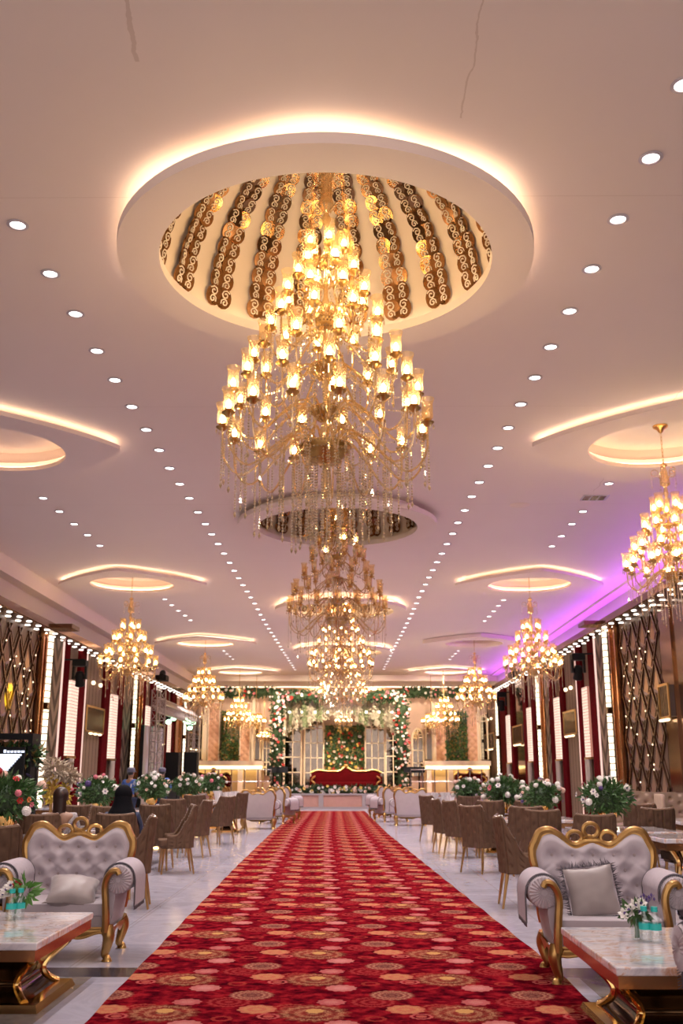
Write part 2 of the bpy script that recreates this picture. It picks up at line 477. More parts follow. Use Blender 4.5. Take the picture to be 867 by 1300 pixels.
# side chandelier positions from their ceiling roses
SR = [at(838,541,z=6.15), at(671,728,z=6.15), at(601.5,806.5,z=6.15)]
SL = [at(168.7,727.5,z=6.15), at(261.2,807,z=6.15)]
print('domes', DY, 'SR', [tuple(round(c,2) for c in p) for p in SR], 'SL', [tuple(round(c,2) for c in p) for p in SL])
stepS = SR[1].y-SR[0].y
TRAYS = []   # x, y, half width, lit, label
SLn = Vector((-5.0, SR[0].y+.1, 6.15))
SL = [SLn]+SL
SL.append(Vector((SL[2].x+.15, SL[2].y+10.3, 6.15))); SR.append(Vector((SR[2].x, SR[2].y+10.3, 6.15)))

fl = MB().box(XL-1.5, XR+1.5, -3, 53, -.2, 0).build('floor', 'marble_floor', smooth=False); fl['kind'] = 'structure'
fl.location = (0,0,0)
holes = [circ(DX[i], DY[i], 1.615) for i in range(4)]
allt = []
for side, L in (('purple', SR), ('other', SL)):
    for i, p in enumerate(L):
        holes.append(circ(p.x, p.y, 1.08, 48)); allt.append((side, i, p))
fillholes([(XL,YN),(XR,YN),(XR,48.0),(XL,48.0)], holes, ZC, 'ceiling', 'ceiling_plaster')
mb = MB()
mb.box(XL-.1, XR+.1, YN, 48.0, 7.6, 7.7)          # slab above everything
mb.build('ceiling_slab', 'ceiling_paint', smooth=False)['kind'] = 'structure'

def superell(a, b, p, n=96):
    out = []
    for i in range(n):
        t = 2*pi*i/n; out.append((a*math.copysign(abs(cos(t))**(2/p), cos(t)), b*math.copysign(abs(sin(t))**(2/p), sin(t))))
    return out
def ring_slab(outer, inner, z0, z1):
    """slab between two outlines of equal count"""
    mb = MB(); n = len(outer)
    vs = [(x,y,z) for z in (z0,z1) for x,y in outer]+[(x,y,z) for z in (z0,z1) for x,y in inner]
    fs = []
    for i in range(n):
        k = (i+1) % n
        fs += [(i,k,n+k,n+i), (2*n+k,2*n+i,3*n+i,3*n+k), (k,i,2*n+i,2*n+k), (n+i,n+k,3*n+k,3*n+i)]
    mb.add(vs, fs); return mb
def polar(outl, n):
    """resample outline by angle"""
    return outl

DISCMESH = None
def strip_mesh():
    """one meridian chain of paired mirror discs with pale scrolls, on a hemisphere r=1.47"""
    mb = MB(); R = 1.57
    lat = 2.5; 
    while lat < 84:
        w = .105*(1-.45*lat/90); step_ = 2*w*.86/R*180/pi
        la = RAD(lat+step_/2)
        c = Vector((R*cos(la), 0, R*sin(la))); nrm = -c.normalized(); up = Vector((-sin(la), 0, cos(la))); sd = Vector((0,1,0))
        for s in (-1, 1):
            cc = c+sd*s*w*.60+nrm*(.012 if s > 0 else .008)
            tilt = random.uniform(-.25,.25); tl2 = random.uniform(-.2,.2)
            n2 = (nrm+sd*(tilt-s*.15)+up*tl2).normalized(); u2 = up-n2*up.dot(n2); u2.normalize(); s2 = n2.cross(u2)
            mb.m = 0; N = 14
            ring = [cc+u2*cos(2*pi*k/N)*w*1.05+s2*sin(2*pi*k/N)*w*.88 for k in range(N)]
            ring2 = [p-n2*.012 for p in ring]
            mb.add(ring+ring2, [tuple(range(N)), tuple(range(2*N-1, N-1, -1))]+[(k, N+k, N+(k+1) % N, (k+1) % N) for k in range(N)])
            mb.m = 1
            for (ox, oy, q, d) in ((.0, .36, .50, 1), (.0, -.40, .44, -1)):
                pts = []
                for k in range(11):
                    a = d*k/10*2*pi*1.35+(.5 if d > 0 else 3.6); rr = w*q*(1-.8*k/10)
                    pts.append(cc+n2*.006+s2*s*(ox*w+w*.12+rr*cos(a))+u2*(oy*w+rr*sin(a)))
                mb.tube(pts, w*.075, 4)
        mb.m = 0; hw_ = w*.62; q0 = c-up*(step_*pi/180*R*.5)+nrm*.004; q1 = c+up*(step_*pi/180*R*.5)+nrm*.004
        mb.add([q0-sd*hw_, q0+sd*hw_, q1+sd*hw_*.98, q1-sd*hw_*.98], [(0,1,2,3)])
        lat += step_
    me_o = mb.build('filigree_strip', ['bronze_disc', 'filigree'], None, smooth=False)
    return me_o
simple('bronze_disc', (.38,.20,.085), .14, .95, nz=(5,.5))
simple('filigree', (.88,.76,.62), .35)
LEDW = {}
def make_dome(lit):
    t = empty('ceiling_dome')
    n = 96
    ring_slab(circ(0,0,1.82,n), circ(0,0,1.46,n), ZC-.21, ZC-.12).build('ring', 'ceiling_paint', t)
    prof = [(1.62, ZC-.12)]+[(1.61*cos(RAD(a)), ZC-.08+1.59*sin(RAD(a))) for a in range(0, 91, 5)]; prof[-1] = (.001, ZC-.08+1.59)
    MB().lathe(prof, 64).build('dome_shell', 'cream_paint', t)
    ring_slab([((1.70+.06*sin(7*2*pi*q/n))*cos(2*pi*q/n), (1.70+.06*sin(7*2*pi*q/n))*sin(2*pi*q/n)) for q in range(n)], [((1.67+.06*sin(7*2*pi*q/n))*cos(2*pi*q/n), (1.67+.06*sin(7*2*pi*q/n))*sin(2*pi*q/n)) for q in range(n)], ZC-.118, ZC-.10).build('led_strip', 'warm_led' if lit else 'white_trim', t, smooth=False)
    if lit: ring_slab(circ(0,0,1.56,n), circ(0,0,1.54,n), ZC-.118, ZC-.108).build('led_strip', 'dome_led', t, smooth=False)
    s0 = strip_mesh(); s0.parent = t; s0.location = (0,0,ZC-.08); s0.rotation_euler.z = RAD(9)
    for k in range(1, 20):
        s = s0.copy(); COL.objects.link(s); s.rotation_euler.z = RAD(9+18*k)
    return t
emit('dome_led', (1., .72, .46), 7)
dl = ['large ceiling dome with mirrored scroll strips, above the biggest chandelier', 'unlit ceiling dome with a shadow round its ring, second from the sofas',
      'ceiling dome with warm glow, third along the carpet axis', 'ceiling dome with warm glow, last before the floral stage']
d_lit = make_dome(True); place(d_lit, (DX[0], DY[0], 0)); tag(d_lit, dl[0], 'ceiling dome', 'domes along the ceiling axis')
d_off = make_dome(False); place(d_off, (DX[1], DY[1], 0)); tag(d_off, dl[1], 'ceiling dome', 'domes along the ceiling axis')
for i in (2,3):
    c = copy_tree(d_lit); place(c, (DX[i], DY[i], 0), 0, dl[i])

def make_tray(lit):
    t = empty('ceiling_tray'); n = 96
    o = superell(1.80, 1.80, 1.22, n)
    ring_slab(o, [(1.0*cos(2*pi*i/n), 1.0*sin(2*pi*i/n)) for i in range(n)], ZC-.15, ZC-(.09 if lit else .015)).build('diamond_panel', 'ceiling_paint', t)
    MB().lathe([(1.10,ZC-.09),(1.10,ZC+.16),(.001,ZC+.16)], 64).build('round_recess', 'ceiling_paint', t)
    i1 = superell(1.70, 1.70, 1.22, n); i2 = superell(1.68, 1.68, 1.22, n)
    ring_slab(i1, i2, ZC-.088, ZC-.072).build('led_strip', 'warm_led' if lit else 'white_trim', t, smooth=False)
    if lit: ring_slab(circ(0,0,1.065,n), circ(0,0,1.045,n), ZC-.088, ZC-.072).build('led_strip', 'tray_led', t, smooth=False)
    return t
emit('tray_led', (1., .66, .40), 9)
tl, td = None, None
for side, i, p in allt:
    lit = not (side == 'purple' and i == 2)
    where = 'on the purple side' if side == 'purple' else 'on the speaker side'
    lab = ('glowing' if lit else 'unlit')+' diamond ceiling tray, '+ordinal(i)+' from the sofas '+where
    if lit:
        if tl is None: o = tl = make_tray(True)
        else: o = copy_tree(tl)
    else: o = make_tray(False)
    place(o, (p.x, p.y, 0)); tag(o, lab, 'ceiling tray', 'diamond trays over the side chandeliers')

# side walls, cornice, ledges
def wallbox(name, *a, mat='ceiling_paint', **k):
    o = MB().box(*a).build(name, mat, smooth=False); o['kind'] = 'structure'; return o
simple('wall_white', (.74,.66,.66), .6)
simple('wall_bronze', (.16,.085,.05), .18, .85, nz=(1.2,.4))
ZTR, ZTL = 5.10, 4.76
wallbox('wall_right', XR, XR+.2, YN, 53, 0, ZTR, mat='wall_bronze')
wallbox('wall_right_upper', XR+.15, XR+.3, YN, 53, ZTR, 6.05, mat='wall_white')
wallbox('wall_left', XL-.2, XL, YN, 53, 0, ZTL, mat='wall_bronze')
wallbox('wall_left_upper', XL-.3, XL-.15, YN, 53, ZTL, 6.05, mat='wall_white')
for nm, s, x in (('trim_1', -1, XR+.15), ('trim_2', 1, XL-.15)):
    mb = MB()
    mb.box(min(x, x+s*.30), max(x, x+s*.30), YN, 48, ZC-(.06 if s < 0 else .38), ZC-.001)
    mb.build(nm, 'ceiling_paint', smooth=False)['kind'] = 'structure'
# ceiling end at the stage
mb = MB().box(XL-.2, XR+.2, 48.0, 48.12, 5.72, 6.1); mb.build('trim_3', 'ceiling_paint', smooth=False)['kind'] = 'structure'
wallbox('wall_back', XL-.3, XR+.3, 51.5, 51.7, 0, 6.4, mat='cream_paint')
wallbox('ceiling_stage', XL-.3, XR+.3, 48.12, 51.6, 6.3, 6.4, mat='cream_paint')
wallbox('trim_4', XL-.2, XR+.2, 48.9, 49.1, 5.35, 5.5, mat='dark_bronze')
o = MB().box(XL, XR, 49.12, 49.2, 5.5, 5.53).build('cove_light', 'warm_led', smooth=False)
tag(o, 'long warm light strip in the cove above the stage flowers', 'cove light')
o = MB().box(XR-.0, XR+.05, 14, 47.5, ZTR+.16, ZTR+.2).build('cove_light', 'purple_led', smooth=False)
tag(o, 'long purple light strip glowing along the top of one side wall', 'cove light')

def yw(px, s):     # distance along a side wall of a column of the picture at eye level
    return at(px, HOR-5, x=(XR if s > 0 else XL)).y
def wname(s): return 'purple-lit wall' if s > 0 else 'speaker-side wall'
def wb(mb, s, t0, t1, y0, y1, z0, z1):
    X = XR if s > 0 else XL
    a, b = X-s*t0, X-s*t1
    mb.box(min(a,b), max(a,b), y0, y1, z0, z1); return mb
def side_wall(s, px, ZT):
    X = XR if s > 0 else XL; W = wname(s)
    # ledge with pairs of downlights
    led = empty('wall_ledge', (X, 18, ZT)); tag(led, 'dark ledge full of small lights along the top of the '+W, 'wall ledge')
    m = MB(); m.T = Matrix.Translation((-X, -18, -ZT)); wb(m, s, 0, .42, YN, 48.2, ZT, ZT+.14); m.build('ledge_body', 'dark_bronze', led, smooth=False)
    m = MB(); m.T = Matrix.Translation((-X, -18, -ZT)); wb(m, s, .42, .46, YN, 48.2, ZT+.02, ZT+.18); m.build('ledge_rim', 'bronze_mirror', led, smooth=False)
    lm = MB().lathe([(.001,-.028),(.06,-.03),(.075,-.022),(.08,0)], 10); base = None
    k = 0; y = 16.0
    proto = None
    while y < 47.8:
        for r_, off in ((0,.12),(1,.34)):
            if proto is None:
                mbq = MB().lathe([(.001,-.012),(.058,-.012),(.064,0)], 10)
                proto = mbq.build('ledge_downlight', 'wall_light_lens', None, smooth=False); o = proto
            else: o = proto.copy(); COL.objects.link(o)
            o.location = (X-s*off, y+r_*.1, ZT)
            tag(o, ('outer' if r_ else 'inner')+' row, '+ordinal(k)+' small light from the entrance under the ledge of the '+W, 'ledge light', 'small lights under the ledge of the '+W)
        y += .68; k += 1
    # small brackets on the ledge
    strips = [yw(p, s) for p in px['strips']]
    for i, y in enumerate(strips):
        b = MB(); wb(b, s, .02, .75, y-.35, y+.35, ZT+.14, ZT+.24); o = b.build('ledge_bracket', 'dark_bronze', smooth=False)
        tag(o, ordinal(i)+' square bracket from the entrance, projecting above the ledge of the '+W, 'bracket', 'brackets above light columns of the '+W)
        t = empty('light_column', (X, y, 0)); tag(t, 'tall column of small bulbs, '+ordinal(i)+' from the entrance, '+W, 'light column', 'light columns of the '+W)
        for z0, z1 in ((.3, 2.95), (3.12, ZT)):
            b = MB(); b.T = Matrix.Translation((-X, -y, 0)); wb(b, s, .10, .20, y-.085, y+.085, z0, z1); b.build('bulb_panel', 'bulb_column', t, smooth=False)
        b = MB(); b.T = Matrix.Translation((-X, -y, 0)); wb(b, s, 0, .12, y-.15, y+.15, 0, ZT); wb(b, s, .1, .22, y-.13, y+.13, 2.95, 3.12); b.build('column_body', 'dark_bronze', t, smooth=False)
    cnt = {}
    def nth(kk): cnt[kk] = cnt.get(kk, -1)+1; return ordinal(cnt[kk])
    for (kind, p0, p1) in px['items']:
        y0, y1 = sorted((yw(p0, s), yw(p1, s))); yc = (y0+y1)/2
        T = Matrix.Translation((-X, -yc, 0))
        def box(*a): b = MB(); b.T = T; wb(b, s, *a); return b
        if kind == 'drape':
            t = MB(); t.T = T; n = 5; w = (y1-y0)/n
            def fn(u, v):
                yy = y0+(y1-y0)*u; return (X-s*(.10+.05*abs(sin(u*n*pi))), yy, ZT*v)
            t.grid(fn, 30, 1)
            for q in (y0, y1):
                t.add([(X, q, 0),(X-s*.12, q, 0),(X-s*.12, q, ZT),(X, q, ZT)], [(0,1,2,3)])
            o = t.build('wall_drape', 'maroon'); o.location = (X, yc, 0)
            tag(o, 'narrow maroon pleated drape, '+nth(kind)+' from the entrance, '+W, 'drape', 'maroon drapes of the '+W)
        elif kind == 'lit':
            t = empty('glowing_wall_panel', (X, yc, 0)); tag(t, 'tall glowing grid panel between maroon drapes, '+nth(kind)+' from the entrance, '+W, 'light panel', 'glowing panels of the '+W)
            box(0, .04, y0, y1, 0, ZT).build('backing', 'chevron_taupe', t, smooth=False)
            q = (y1-y0)*.14
            box(.04, .16, y0+q, y1-q, 1.9, 3.85).build('pixel_grid', 'pixel_panel', t, smooth=False)
            box(.03, .18, y0+q*.5, y1-q*.5, 1.84, 1.9).add([], []).build('bottom_rim', 'gold', t, smooth=False)
            b = MB(); b.lathe([(.001,1.0),(.10,1.0),(.10,1.84),(.001,1.84)], 14, (-s*.16, 0, 0)); b.build('tube_lamp', 'tube_shade', t)
            b = MB(); b.ball((-s*.16-.0, 0, 1.55), .03); b.build('tube_bulb', 'sparkle', t)
        elif kind == 'chev':
            o = box(0, .14, y0, y1, 0, ZT).build('chevron_pilaster', 'chevron_panel', smooth=False); o.location = (X, yc, 0)
            tag(o, 'beige and brown chevron pilaster, '+nth(kind)+' from the entrance, '+W, 'pilaster', 'chevron pilasters of the '+W)
        elif kind == 'bronze':
            t = empty('bronze_pilaster', (X, yc, 0)); tag(t, 'copper mirrored pilaster with gold edge, '+nth(kind)+' from the entrance, '+W, 'pilaster', 'copper pilasters of the '+W)
            box(0, .10, y0, y1, 0, ZT).build('mirror_face', 'bronze_mirror', t, smooth=False)
            b = box(.10, .17, y0, y0+.1, 0, ZT); wb(b, s, .10, .17, y1-.1, y1, 0, ZT); b.build('edge_strip', 'copper_edge', t, smooth=False)
        elif kind in ('stripe', 'mirror'):
            t = empty('fabric_panel' if kind == 'stripe' else 'mirror_panel', (X, yc, 0))
            tag(t, ('beige striped fabric panel with grille' if kind == 'stripe' else 'dark mirrored wall niche with grille')+', '+nth(kind)+' from the entrance, '+W, 'wall panel', 'grille panels of the '+W)
            box(0, .05, y0, y1, 0, ZT).build('panel_face', 'striped_fabric' if kind == 'stripe' else 'bronze_mirror', t, smooth=False)
            g_ = box(.05, .16, y0+.05, y1-.05, 2.62, 3.28).build('air_grille', 'grille_metal', t, smooth=False)
            b = box(.16, .19, y0+.03, y1-.03, 2.58, 2.63); wb(b, s, .16, .19, y0+.03, y1-.03, 3.27, 3.32)
            for yy in (y0+.03, y1-.07): wb(b, s, .16, .19, yy, yy+.04, 2.6, 3.3)
            b.build('grille_frame', 'brass', g_, smooth=False)
            b = MB(); b.T = T
            k = y0+.12
            while k < y1-.1: wb(b, s, .16, .175, k, k+.035, 2.64, 3.26); k += .09
            b.build('slats', 'dark_bronze', g_, smooth=False)
            g2 = MB(); g2.T = T
            for q in range(3): g2.ball((X-s*.2, y0+(q+1)*(y1-y0)/4, 2.55), (.06,.12,.03))
            g2.build('under_lights', 'sparkle_soft', t)
            for sgn, off in ((0, .3), (1, .7)):
                sc_ = MB(); sc_.T = T; sc_.ball((X-s*.16, y0+(y1-y0)*off, 3.98), (.06,.10,.06))
                if kind == 'stripe': sc_.build('wall_sconce', 'sparkle_soft', t)
        elif kind == 'frame':
            o = box(.10, .14, yc-.035, yc+.035, .0, ZT).build('glow_line', 'frame_glow', smooth=False); o.location = (X, yc, 0)
            tag(o, 'thin pink glowing upright line, '+nth(kind)+' from the entrance, '+W, 'light strip', 'thin light lines of the '+W)
        elif kind == 'lattice':
            t = empty('lattice_panel', (X, yc, 0)); tag(t, 'large diamond lattice panel in dark bronze on the '+W, 'lattice panel')
            box(0, .05, y0, y1, 0, ZT).build('backing', 'lattice_back', t, smooth=False)
            b = MB(); w = (y1-y0); nx = 4; dy = w/nx; dz = 1.12
            def seg(ya, za, yb, zb, r=.024, dpt=.09):
                # clip to the panel
                pa, pb = Vector((0, ya, za)), Vector((0, yb, zb))
                lo, hi = 0.0, 1.0; d = pb-pa
                for c_, mn, mx in ((1, y0, y1), (2, .3, ZT-.1)):
                    if abs(d[c_]) < 1e-9: continue
                    t0 = (mn-pa[c_])/d[c_]; t1 = (mx-pa[c_])/d[c_]
                    if t0 > t1: t0, t1 = t1, t0
                    lo = max(lo, t0); hi = min(hi, t1)
                if hi-lo < .02: return
                A = pa+d*lo; B = pa+d*hi; e = (B-A).normalized(); nn = Vector((0, -e.z, e.y))*r
                x0_, x1_ = X-s*.05-X, X-s*dpt-X
                vs = []
                for P_ in (A, B):
                    for xx, k_ in ((x0_, -1), (x0_, 1), (x1_, 1), (x1_, -1)):
                        q = P_+nn*k_; vs.append((xx, q.y-yc, q.z))
                b.add(vs, [(0,1,5,4),(1,2,6,5),(2,3,7,6),(3,0,4,7),(0,3,2,1),(4,5,6,7)])
            kk = -8
            while kk < 14:
                za = kk*dz
                seg(y0, za, y1, za+nx*dz); seg(y1, za, y0, za+nx*dz)
                seg(y0, za+.26, y1, za+.26+nx*dz, .012, .07); seg(y1, za+.26, y0, za+.26+nx*dz, .012, .07)
                kk += 1
            b.m = 0
            b.build('lattice_slats', 'lattice_bronze', t, smooth=False)
            b = MB(); b.T = Matrix.Translation((0,0,0))
            for a_ in range(nx):
                for z_ in range(0, 7):
                    cy = y0+(a_+.5)*dy-yc
                    for off in (0, .5):
                        cz = z_*dz+off*dz; cyy = cy+off*dy
                        if cz > ZT-.6 or cyy > w/2-.1 or cz < .4: continue
                        h = .34; ww = dy*.24; xx = -s*.05; x2 = -s*.12
                        b.add([(xx,cyy-ww,cz-h*.5),(xx,cyy+ww,cz-h*.5),(xx,cyy,cz+h),(x2,cyy,cz-h*.2)], [(0,1,3),(1,2,3),(2,0,3)])
            b.build('pyramid_tiles', 'lattice_tile', t, smooth=False)
            b = MB()
            rr = random.Random(3)
            for q in range(26):
                b.octa((-s*.13, rr.choice([-1.5,-1,-.5,0,.5,1,1.5])*dy+rr.uniform(-.05,.05), rr.uniform(1.2, ZT-.5)), .017, .024)
            b.build('glowing_crystal_studs', 'sparkle_soft', t, smooth=False)  # studs emit: their glint is put into the material
simple('tube_shade', (.55,.48,.42), .25, .3)
simple('copper_edge', (.55,.24,.09), .22, .95)
simple('lattice_back', (.13,.080,.055), .5, nz=(3,.3))
simple('lattice_bronze', (.16,.09,.055), .25, .85)
simple('lattice_tile', (.34,.22,.155), .3, .4)
emit('sparkle_soft', (1., .74, .45), 3)
side_wall(1, dict(strips=[786, 692.5, 637.5],
    items=[('mirror', 868, 853.5), ('lattice', 852.5, 801), ('bronze', 800, 792), ('chev', 781, 772.5), ('frame', 770.5, 769),
           ('drape', 768, 760.5), ('lit', 760, 750), ('drape', 749.5, 744.5), ('frame', 744, 743.2), ('stripe', 742.5, 725.5), ('drape', 725, 720.5), ('lit', 720, 712), ('drape', 711.5, 706.5), ('chev', 706, 701.5), ('bronze', 701, 695.5),
           ('drape', 687, 682.5), ('lit', 682, 676), ('drape', 675.5, 671.5), ('mirror', 671, 658), ('drape', 657.5, 654.5), ('lit', 654, 648.5), ('drape', 648, 641), ('stripe', 634, 622)]), ZTR)
side_wall(-1, dict(strips=[44.5, 161, 228],
    items=[('lattice', -22, 33), ('bronze', 34, 40), ('chev', 50, 62), ('frame', 63.5, 65), ('drape', 65.5, 73), ('lit', 73.5, 87.5), ('drape', 88, 95), ('frame', 95.5, 96.8), ('stripe', 97, 121), ('drape', 122, 129), ('lit', 129.5, 140), ('drape', 140.5, 146.5), ('chev', 147, 156),
           ('bronze', 166, 171), ('drape', 171.5, 176), ('lit', 176.5, 184), ('drape', 184.5, 189), ('mirror', 189.5, 202), ('drape', 202.5, 206), ('lit', 206.5, 211), ('drape', 211.5, 215), ('bronze', 216, 224), ('stripe', 233, 246)]), ZTL)

# ------------------------------------------------------------------ downlights
def make_dl():
    t = empty('downlight')
    MB().lathe([(.088,0),(.092,-.008),(.066,-.012),(.060,0)], 20).build('bezel', 'bezel_white', t)
    MB().lathe([(.001,-.004),(.062,-.004)], 20).build('lens', 'downlight_lens', t, smooth=False)
    sp = bpy.data.lights.new('downlight_lamp', 'SPOT'); sp.energy = DLW; sp.color = (1., .90, .88); sp.spot_size = RAD(132); sp.spot_blend = .9; sp.shadow_soft_size = .05
    lo = bpy.data.objects.new('downlight_lamp', sp); COL.objects.link(lo); lo.parent = t; lo.location = (0,0,-.03)
    return t
DLW = 120
simple('bezel_white', (.6,.55,.58), .4, .3)
DLP = Proto(make_dl)
rows = {
 ('inner row', 'on the speaker side'): [(22.5,285),(64,347),(96,398),(123,445),(146,482),(167.5,516),(185.6,545.1),(202.1,571),(215.3,594),(228.2,614.1),(240.4,632.1),(251.3,649.9),(260.7,664.9),(268.8,677.8),(277,690.2),(284.3,702.4),(291.4,714.1),(297.3,724.3),(303.1,733.6),(308.4,742.5),(313.5,750.6),(318.3,758.2),(323.1,765.9),(327.2,773.2),(331,780.1),(334.3,786.7),(337.9,792.5),(341.2,797.9),(344.3,803),(347.5,807.5),(350,811.8),(352.8,816),(355.6,820.5),(358,824.5),(360.4,828.2),(362.7,831.7),(364.9,835.2),(367,838.4),(369.1,841.5),(371,844.4),(372.8,847.2),(374.6,850)],
 ('inner row', 'on the purple side'): [(868,107),(826,200),(784.5,278),(751,341),(723,394.5),(699,440),(679,479),(661,513),(645.1,542.8),(631.7,568.4),(619.8,591.2),(608.4,611.9),(598.7,630),(590,647.5),(581.2,663.3),(574.6,677.2),(567.4,690.3),(560.7,702.5),(554.8,713.3),(549.4,723.4),(544.4,732.8),(539.9,741.6),(535.6,750),(531.6,758),(528.5,765.6),(525.4,772.6),(522.8,779),(519.8,785),(516.5,791),(514,796.6),(511.3,801.8),(508.8,806.6),(506,811.5),(503.8,816),(501.7,820.1),(499.3,824.3),(497.3,828.5),(495.4,832.4),(493.6,836.1),(491.8,839.6),(490.2,843),(488.7,846.2),(487.3,849.4)],
 ('outer row', 'on the speaker side'): [(32.3,613.5),(54.8,632),(75.5,649),(94.3,665),(111.3,679),(126.9,692.5),(201,753),(209.2,760.5),(218,768),(226.4,775.2),(234.8,781.2),(241.7,787.2),(280.7,822.2),(284.3,826.2),(288.2,830),(292,833.4),(295.6,836.6)],
 ('outer row', 'on the purple side'): [(773,613.7),(740,649),(726,665),(712.7,680.3),(700.6,693.3),(639.3,761.6),(632.7,768.9),(626.6,775.8),(621,782.4),(615.2,788.2),(585.5,822),(581.7,826.2),(577.9,829.8),(574.3,833.2),(571,837)]}
for (rw, sd), pts in rows.items():
    for i, (x, y) in enumerate(pts):
        p = at(x, y, z=ZC-.002)
        o = DLP((p.x, p.y, ZC-.002), 0, 'round white downlight, '+ordinal(i)+' of the '+rw+' '+sd, 'downlights of the '+rw+' '+sd); o['category'] = 'downlight'
# ceiling vent and an unlit lamp
p = at(755, 632, z=ZC-.01); t = empty('ceiling_vent', (p.x, p.y, ZC)); tag(t, 'small dark slotted vent in the ceiling on the purple-lit side', 'vent')
MB().box(-.22,.22,-.16,.16,-.015,0).build('vent_frame', 'bezel_white', t, smooth=False)
b = MB(); [b.box(-.19+q*.13, -.09+q*.13, -.12, .12, -.02, -.012) for q in range(3)]; b.build('slots', 'dark_bronze', t, smooth=False)
p = at(660, 642, z=ZC-.01); o = MB().lathe([(.001,-.01),(.16,-.01),(.18,0)], 24).build('ceiling_plate', 'cream_paint'); o.location = (p.x, p.y, ZC); tag(o, 'pale round blank plate in the ceiling, unlit', 'ceiling plate')

# ------------------------------------------------------------------ chandeliers
MC = {}
def mesh(key, fn):
    """mesh data made once, shared afterwards"""
    if key not in MC:
        o = fn(); MC[key] = o.data; bpy.data.objects.remove(o)
    return MC[key]
def smooth_path(pts, n=6):
    P = [Vector(p) for p in pts]; P = [P[0]*2-P[1]]+P+[P[-1]*2-P[-2]]; out = []
    for i in range(1, len(P)-2):
        for k in range(n):
            t = k/n; a, b, c, d = P[i-1:i+3]
            out.append(.5*((2*b)+(c-a)*t+(2*a-5*b+4*c-d)*t*t+(3*b-3*c+d-a)*t**3))
    out.append(P[-2]); return out
def strand_mesh(L):
    def f():
        m = MB(); z = 0
        while z < L-.05: m.octa((0,0,-z-.012), .0105, .012); z += .025
        m.octa((0,0,-L+.005), .013, .034)
        return m.build('crystal_strand', 'crystal', smooth=False)
    return mesh(('strand', round(L, 2)), f)
def shade_mesh():
    return mesh('shade', lambda: MB().lathe([(.034,0),(.046,.018),(.047,.07),(.046,.14),(.062,.19)], 12).build('lamp_shade', 'lamp_glass'))
def bulb_mesh(kind):
    return mesh(('bulb', kind), lambda: MB().lathe([(.001,.012),(.016,.02),(.023,.042),(.018,.068),(.001,.092)], 8).build('bulb', kind))
simple('bulb_off', (.80,.62,.38), .3)
def arm_mesh(r, drop, rise, thick):
    def f():
        m = MB()
        pts = smooth_path([(.05,0,-drop*.55), (.22*r+.03,0,-drop*.55+rise), (.50*r,0,-drop*.62+rise*.35), (.78*r,0,-drop), (r*.97,0,-drop*.72), (r,0,-.05)], 4)
        m.tube(pts, [thick*(1.15-.35*i/(len(pts)-1)) for i in range(len(pts))], 5)
        m.m = 1
        m.lathe([(.001,-.058),(.018,-.055),(.052,-.030),(.058,-.022),(.030,-.018),(.022,-.006),(.036,.004),(.001,.006)], 10, (r,0,0))
        m.m = 2
        for k in range(5):
            a = 2*pi*k/5+.3; m.octa((r+.052*cos(a), .052*sin(a), -.062), .008, .028)
        for q in (.35, .62):
            p = pts[int(q*(len(pts)-1))]; m.octa((p.x, 0, p.z-.05), .008, .032)
        return m.build('arm', ['arm_glass', 'brass', 'crystal'])
    return mesh(('arm', r, drop, rise), f)
